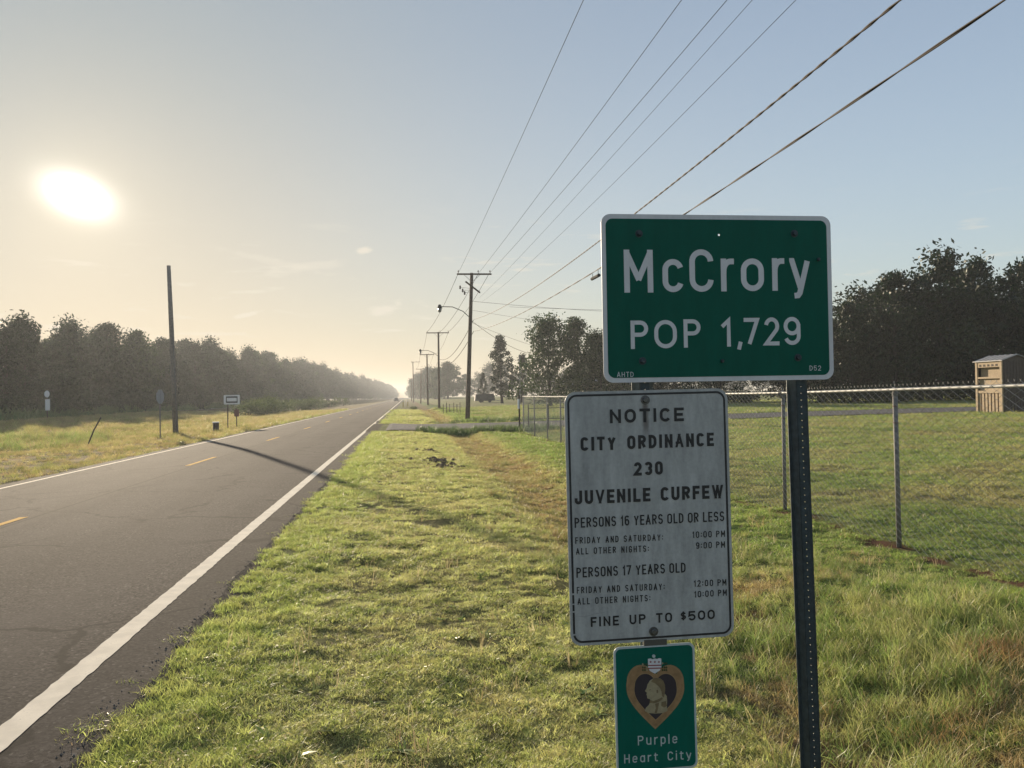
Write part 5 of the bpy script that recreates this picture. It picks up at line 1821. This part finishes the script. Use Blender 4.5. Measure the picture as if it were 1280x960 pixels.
# route sign: white board with dark inner panel, two legs
s2 = empty('route_sign', (-11.75, 57.1, -0.15), rad(4))
q = MB(); sheet(q, rrect(1.02, 0.62, 0.05), [], -0.004, 0.0); q.build('plate', M['white'], s2, loc=(0.28, -0.03, 1.98))
q = MB(); sheet(q, rrect(0.74, 0.44, 0.03), [], -0.0065, -0.0045); q.build('inner_panel', M['wooddark'], s2, loc=(0.28, -0.03, 1.98))
q = MB(); sheet(q, rrect(0.62, 0.24, 0.02), [], -0.009, -0.007); q.build('pale_panel', M['white'], s2, loc=(0.28, -0.03, 1.98))
small_post(s2, [(0.0, 0.02, -0.1), (0.02, 0.02, 2.2)], 0.035, 'wooddark', 'leg')
tag(s2, 'white rectangular sign with a dark framed panel on the left roadside', 'sign')
s3 = empty('marker_sign', (-11.75, 60.0, -0.15))
small_post(s3, [(0, 0.02, -0.1), (0, 0.02, 1.4)], 0.035, 'wooddark')
q = MB(); sheet(q, rrect(0.34, 0.5, 0.06), [], -0.004, 0.0); q.build('plate', M['redback'], s3, loc=(0.02, -0.02, 1.05))
tag(s3, 'short reddish marker plate on a post beside the white route sign', 'sign')
s4 = empty('utility_pedestal', (-11.9, 54.3, -0.15), rad(15))
q = MB(); q.box((0, 0, 0.26), (0.36, 0.3, 0.56)); q.build('cabinet', M['wooddark'], s4)
q = MB(); q.box((0, 0, 0.57), (0.40, 0.34, 0.06)); q.build('cap', M['white'], s4)
tag(s4, 'knee high dark box with a pale cap beside the highway', 'utility box')
s5 = empty('leaning_post', (-15.3, 42.4, -0.25))
q = MB(); q.tube([(0, 0, -0.1), (0.30, 0.05, 0.7), (0.62, 0.1, 1.32)], 0.035, 6); q.build('stake', M['wooddark'], s5)
tag(s5, 'leaning stake in the weeds of the left hollow', 'stake')
s6 = empty('warning_marker', (-36.4, 90.3, -0.1))
small_post(s6, [(0, 0.05, -0.1), (0, 0.05, 3.3)], 0.05, 'wooddark')
q = MB(); sheet(q, [(0.26 * math.cos(rad(30 * k)), 0.36 * math.sin(rad(30 * k))) for k in range(12)], [], -0.01, 0.0); q.build('oval_plate', M['white'], s6, loc=(0, 0, 2.85))
q = MB(); sheet(q, rrect(0.46, 1.15, 0.03), [], -0.01, 0.0); q.build('tall_plate', M['white'], s6, loc=(0.05, 0, 1.75))
tag(s6, 'tall pale marker with an oval over a rectangle before the left trees', 'sign')

# far roadside markers on the right, small stake fence, spare posts
for k, (x, y, h) in enumerate(((-0.5, 150, 1.3), (0.35, 160, 1.25))):
    r_ = empty('reflector_post', (x, y, -0.1))
    small_post(r_, [(0, 0, 0), (0, 0, h)], 0.08, 'yellow')
    q = MB(); q.box((0, -0.085, h - 0.12), (0.12, 0.01, 0.2)); q.build('reflector', M['white'], r_)
    tag(r_, ['yellow roadside marker post, the one closer to the highway', 'yellow roadside marker post a little right of its twin'][k], 'marker post')
sf = empty('stake_fence', (4.3, 90, -0.1))
tag(sf, 'short row of dark stakes at the foot of the second utility pole', 'fence')
for k in range(6):
    small_post(sf, [(-0.3 + k * 0.38, (k % 3) * 0.7, -0.1), (-0.3 + k * 0.38, (k % 3) * 0.7, 1.05 + 0.15 * (k % 2))], 0.035, 'wooddark', 'stake')
for zz in (0.5, 0.85):
    q = MB(); q.tube([(-0.3, 0, zz), (1.6, 0.7, zz)], 0.012, 4); q.build('strand', M['wire'], sf)

# dark covered trailer in the far field
t1 = empty('farm_trailer', (15.4, 163, float(ground_z(15.4, 163)) + 0.0))
q = MB()
q.add([(-2, -1, .35), (2, -1, .35), (2, 1, .35), (-2, 1, .35), (-1.85, -1, 1.65), (1.7, -1, 1.75), (1.7, 1, 1.75), (-1.85, 1, 1.65)], [(0, 3, 2, 1), (4, 5, 6, 7), (0, 1, 5, 4), (1, 2, 6, 5), (2, 3, 7, 6), (3, 0, 4, 7)])
q.build('covered_body', M['darktrailer'], t1)
for sx in (-0.9, 0.9):
    q = MB(); q.tube([(sx, -1.12, .35), (sx, -0.9, .35)], 0.35, 14); q.build('wheel', M['tyre'], t1)
q = MB(); q.tube([(2, 0, .45), (3.3, 0, .3)], 0.06, 6); q.build('drawbar', M['bolt'], t1)
tag(t1, 'low dark covered trailer parked in the field by the pine', 'trailer')

# house with a pale roof behind the open trees
hs = empty('house', (30.5, 128, float(ground_z(30.5, 128))))
q = MB(); q.box((0, 0, 1.3), (11, 7, 2.6)); q.build('wall', M['brownmetal'], hs)
q = MB()
q.add([(-6, -4, 2.6), (6, -4, 2.6), (6, 4, 2.6), (-6, 4, 2.6), (-5, 0, 3.9), (5, 0, 3.9)], [(0, 1, 5, 4), (2, 3, 4, 5), (3, 0, 4), (1, 2, 5), (0, 3, 2, 1)])
q.build('roof', M['roofmetal'], hs)
for sx in (-3.2, 0.4, 3.4):
    q = MB(); q.box((sx, -3.53, 1.5), (1.1, 0.06, 1.0)); wf = q.build('window', M['white'], hs)
    q = MB(); q.box((sx, -3.57, 1.5), (0.95, 0.04, 0.85)); q.build('pane', M['glass'], wf)
tag(hs, 'low house with a grey roof half hidden behind the open trees', 'house')


# shed: tan open-fronted face to the left, brown ribbed gable towards us
sh = empty('garden_shed', (32.75, 42.1, float(ground_z(33.3, 43)) - 0.02))
zb = 0.0
TH, WX, LY, RG = 2.98, 1.7, 2.15, 3.24
q = MB()
q.add([(0.03, 0, 0), (WX, 0, 0), (WX, 0, TH), (WX / 2, 0, RG), (0.03, 0, TH), (0.03, 0.05, 0), (WX, 0.05, 0), (WX, 0.05, TH), (WX / 2, 0.05, RG), (0.03, 0.05, TH)],
      [(0, 1, 2, 3, 4), (9, 8, 7, 6, 5), (0, 5, 6, 1), (1, 6, 7, 2), (4, 3, 8, 9), (3, 2, 7, 8), (0, 4, 9, 5)])
q.build('gable_wall', M['brownmetal'], sh)
q = MB(); q.box((WX, LY / 2, TH / 2), (0.05, LY, TH)); q.build('side_wall', M['brownmetal'], sh)
q = MB(); q.box((WX / 2, LY, TH / 2), (WX, 0.05, TH)); q.build('back_wall', M['brownmetal'], sh)
for k in range(9):
    q = MB(); q.box((0.12 + k * 0.185, -0.014, TH / 2 - 0.02), (0.035, 0.024, TH - 0.1)); q.build('rib', M['brownmetal'], sh)
for s_ in (-1, 1):
    q = MB()
    x0 = WX / 2
    xe = x0 + s_ * (WX / 2 + 0.12)
    ze = TH - 0.05
    q.add([(x0, -0.12, RG + .02), (xe, -0.12, ze), (xe, LY + .12, ze), (x0, LY + .12, RG + .02), (x0, -0.12, RG + .06), (xe, -0.12, ze + .04), (xe, LY + .12, ze + .04), (x0, LY + .12, RG + .06)],
          [(0, 1, 2, 3), (7, 6, 5, 4), (0, 4, 5, 1), (1, 5, 6, 2), (2, 6, 7, 3)])
    q.build('roof_panel', M['roofmetal'], sh)
    for k in range(6):
        q2 = MB(); yy_ = 0.0 + k * LY / 5
        q2.tube([(x0, yy_, RG + .07), (xe, yy_, ze + .05)], 0.018, 4); q2.build('roof_rib', M['roofmetal'], sh)
for yy_ in (0.08, LY - 0.08):
    q = MB(); q.box((0.0, yy_, TH / 2), (0.10, 0.16, TH)); q.build('corner_board', M['tan'], sh)
q = MB(); q.box((0.01, LY / 2, 2.76), (0.08, LY - 0.34, 0.30)); q.build('top_board', M['tan'], sh)
q = MB(); q.box((0.01, LY / 2, 2.02), (0.10, LY - 0.34, 0.10)); q.build('shelf', M['tan'], sh)
q = MB(); q.box((0.01, LY / 2, 1.22), (0.08, LY - 0.34, 0.14)); q.build('sill', M['tan'], sh)
q = MB(); q.box((0.12, LY / 2, 1.62), (0.04, LY - 0.34, 0.70)); q.build('inner_board', M['tan'], sh)
q = MB(); q.box((0.20, LY / 2, 2.34), (0.04, LY - 0.34, 0.60)); q.build('inner_board', M['tan'], sh)
q = MB(); q.box((0.10, LY / 2, 0.58), (0.02, LY - 0.34, 1.14)); q.build('back_lining', M['wooddark'], sh)
for k in range(7):
    q = MB(); q.box((0.03, 0.26 + k * 0.272, 0.58), (0.045, 0.17, 1.12)); q.build('slat', M['tan'], sh)
for k in range(5):
    q = MB(); q.box((-0.035, 0.42 + k * 0.33, 2.72), (0.012, 0.16, 0.12)); q.build('vent', M['wooddark'], sh)
tag(sh, 'tall tan and brown shed with open shelves and slatted front by the fence', 'shed')

# distant car on the highway
car = empty('car', (-3.75, 330, 0.06))
q = MB()
prof = [(-0.85, 0.30), (0.85, 0.30), (0.90, 0.75), (0.78, 0.95), (-0.78, 0.95), (-0.90, 0.75)]
n6 = len(prof)
q.add([(x, yy_, z) for yy_ in (-2.2, 2.2) for x, z in prof], [tuple(range(n6)), tuple(range(n6, 2 * n6))[::-1]] + [(k, n6 + k, n6 + (k + 1) % n6, (k + 1) % n6) for k in range(n6)])
q.build('body', M['carpaint'], car)
q = MB()
q.add([(-0.76, -1.2, .95), (0.76, -1.2, .95), (0.76, 1.6, .95), (-0.76, 1.6, .95), (-0.6, -0.5, 1.48), (0.6, -0.5, 1.48), (0.6, 1.1, 1.48), (-0.6, 1.1, 1.48)], [(4, 5, 6, 7), (0, 1, 5, 4), (1, 2, 6, 5), (2, 3, 7, 6), (3, 0, 4, 7)])
q.build('cabin', M['glass'], car)
for sx in (-0.8, 0.8):
    for sy in (-1.4, 1.4):
        q = MB(); q.tube([(sx - 0.1, sy, 0.32), (sx + 0.1, sy, 0.32)], 0.32, 12); q.build('wheel', M['tyre'], car)
    q = MB(); q.box((sx * 0.8, -2.21, 0.68), (0.28, 0.03, 0.14)); q.build('headlight', M['lampglass'], car)
tag(car, 'dark car far down the highway at the end of the road', 'car')

# ------------------------------------------------------------------ morning haze
q = MB(); q.box((0, 860, 10.5), (2990, 1880, 26.0))
hz = q.mesh('haze', [])
hm = bpy.data.materials.new('morning_haze')
hm.use_nodes = True
qn = NT(hm.node_tree)
vol = qn.n('ShaderNodeVolumePrincipled', {'Color': (0.54, 0.57, 0.62, 1), 'Density': 0.0005, 'Anisotropy': 0.45})
qn.n('ShaderNodeOutputMaterial', {'Volume': vol.outputs[0]})
hz.materials.append(hm)
tag(link('haze', hz), kind='stuff')
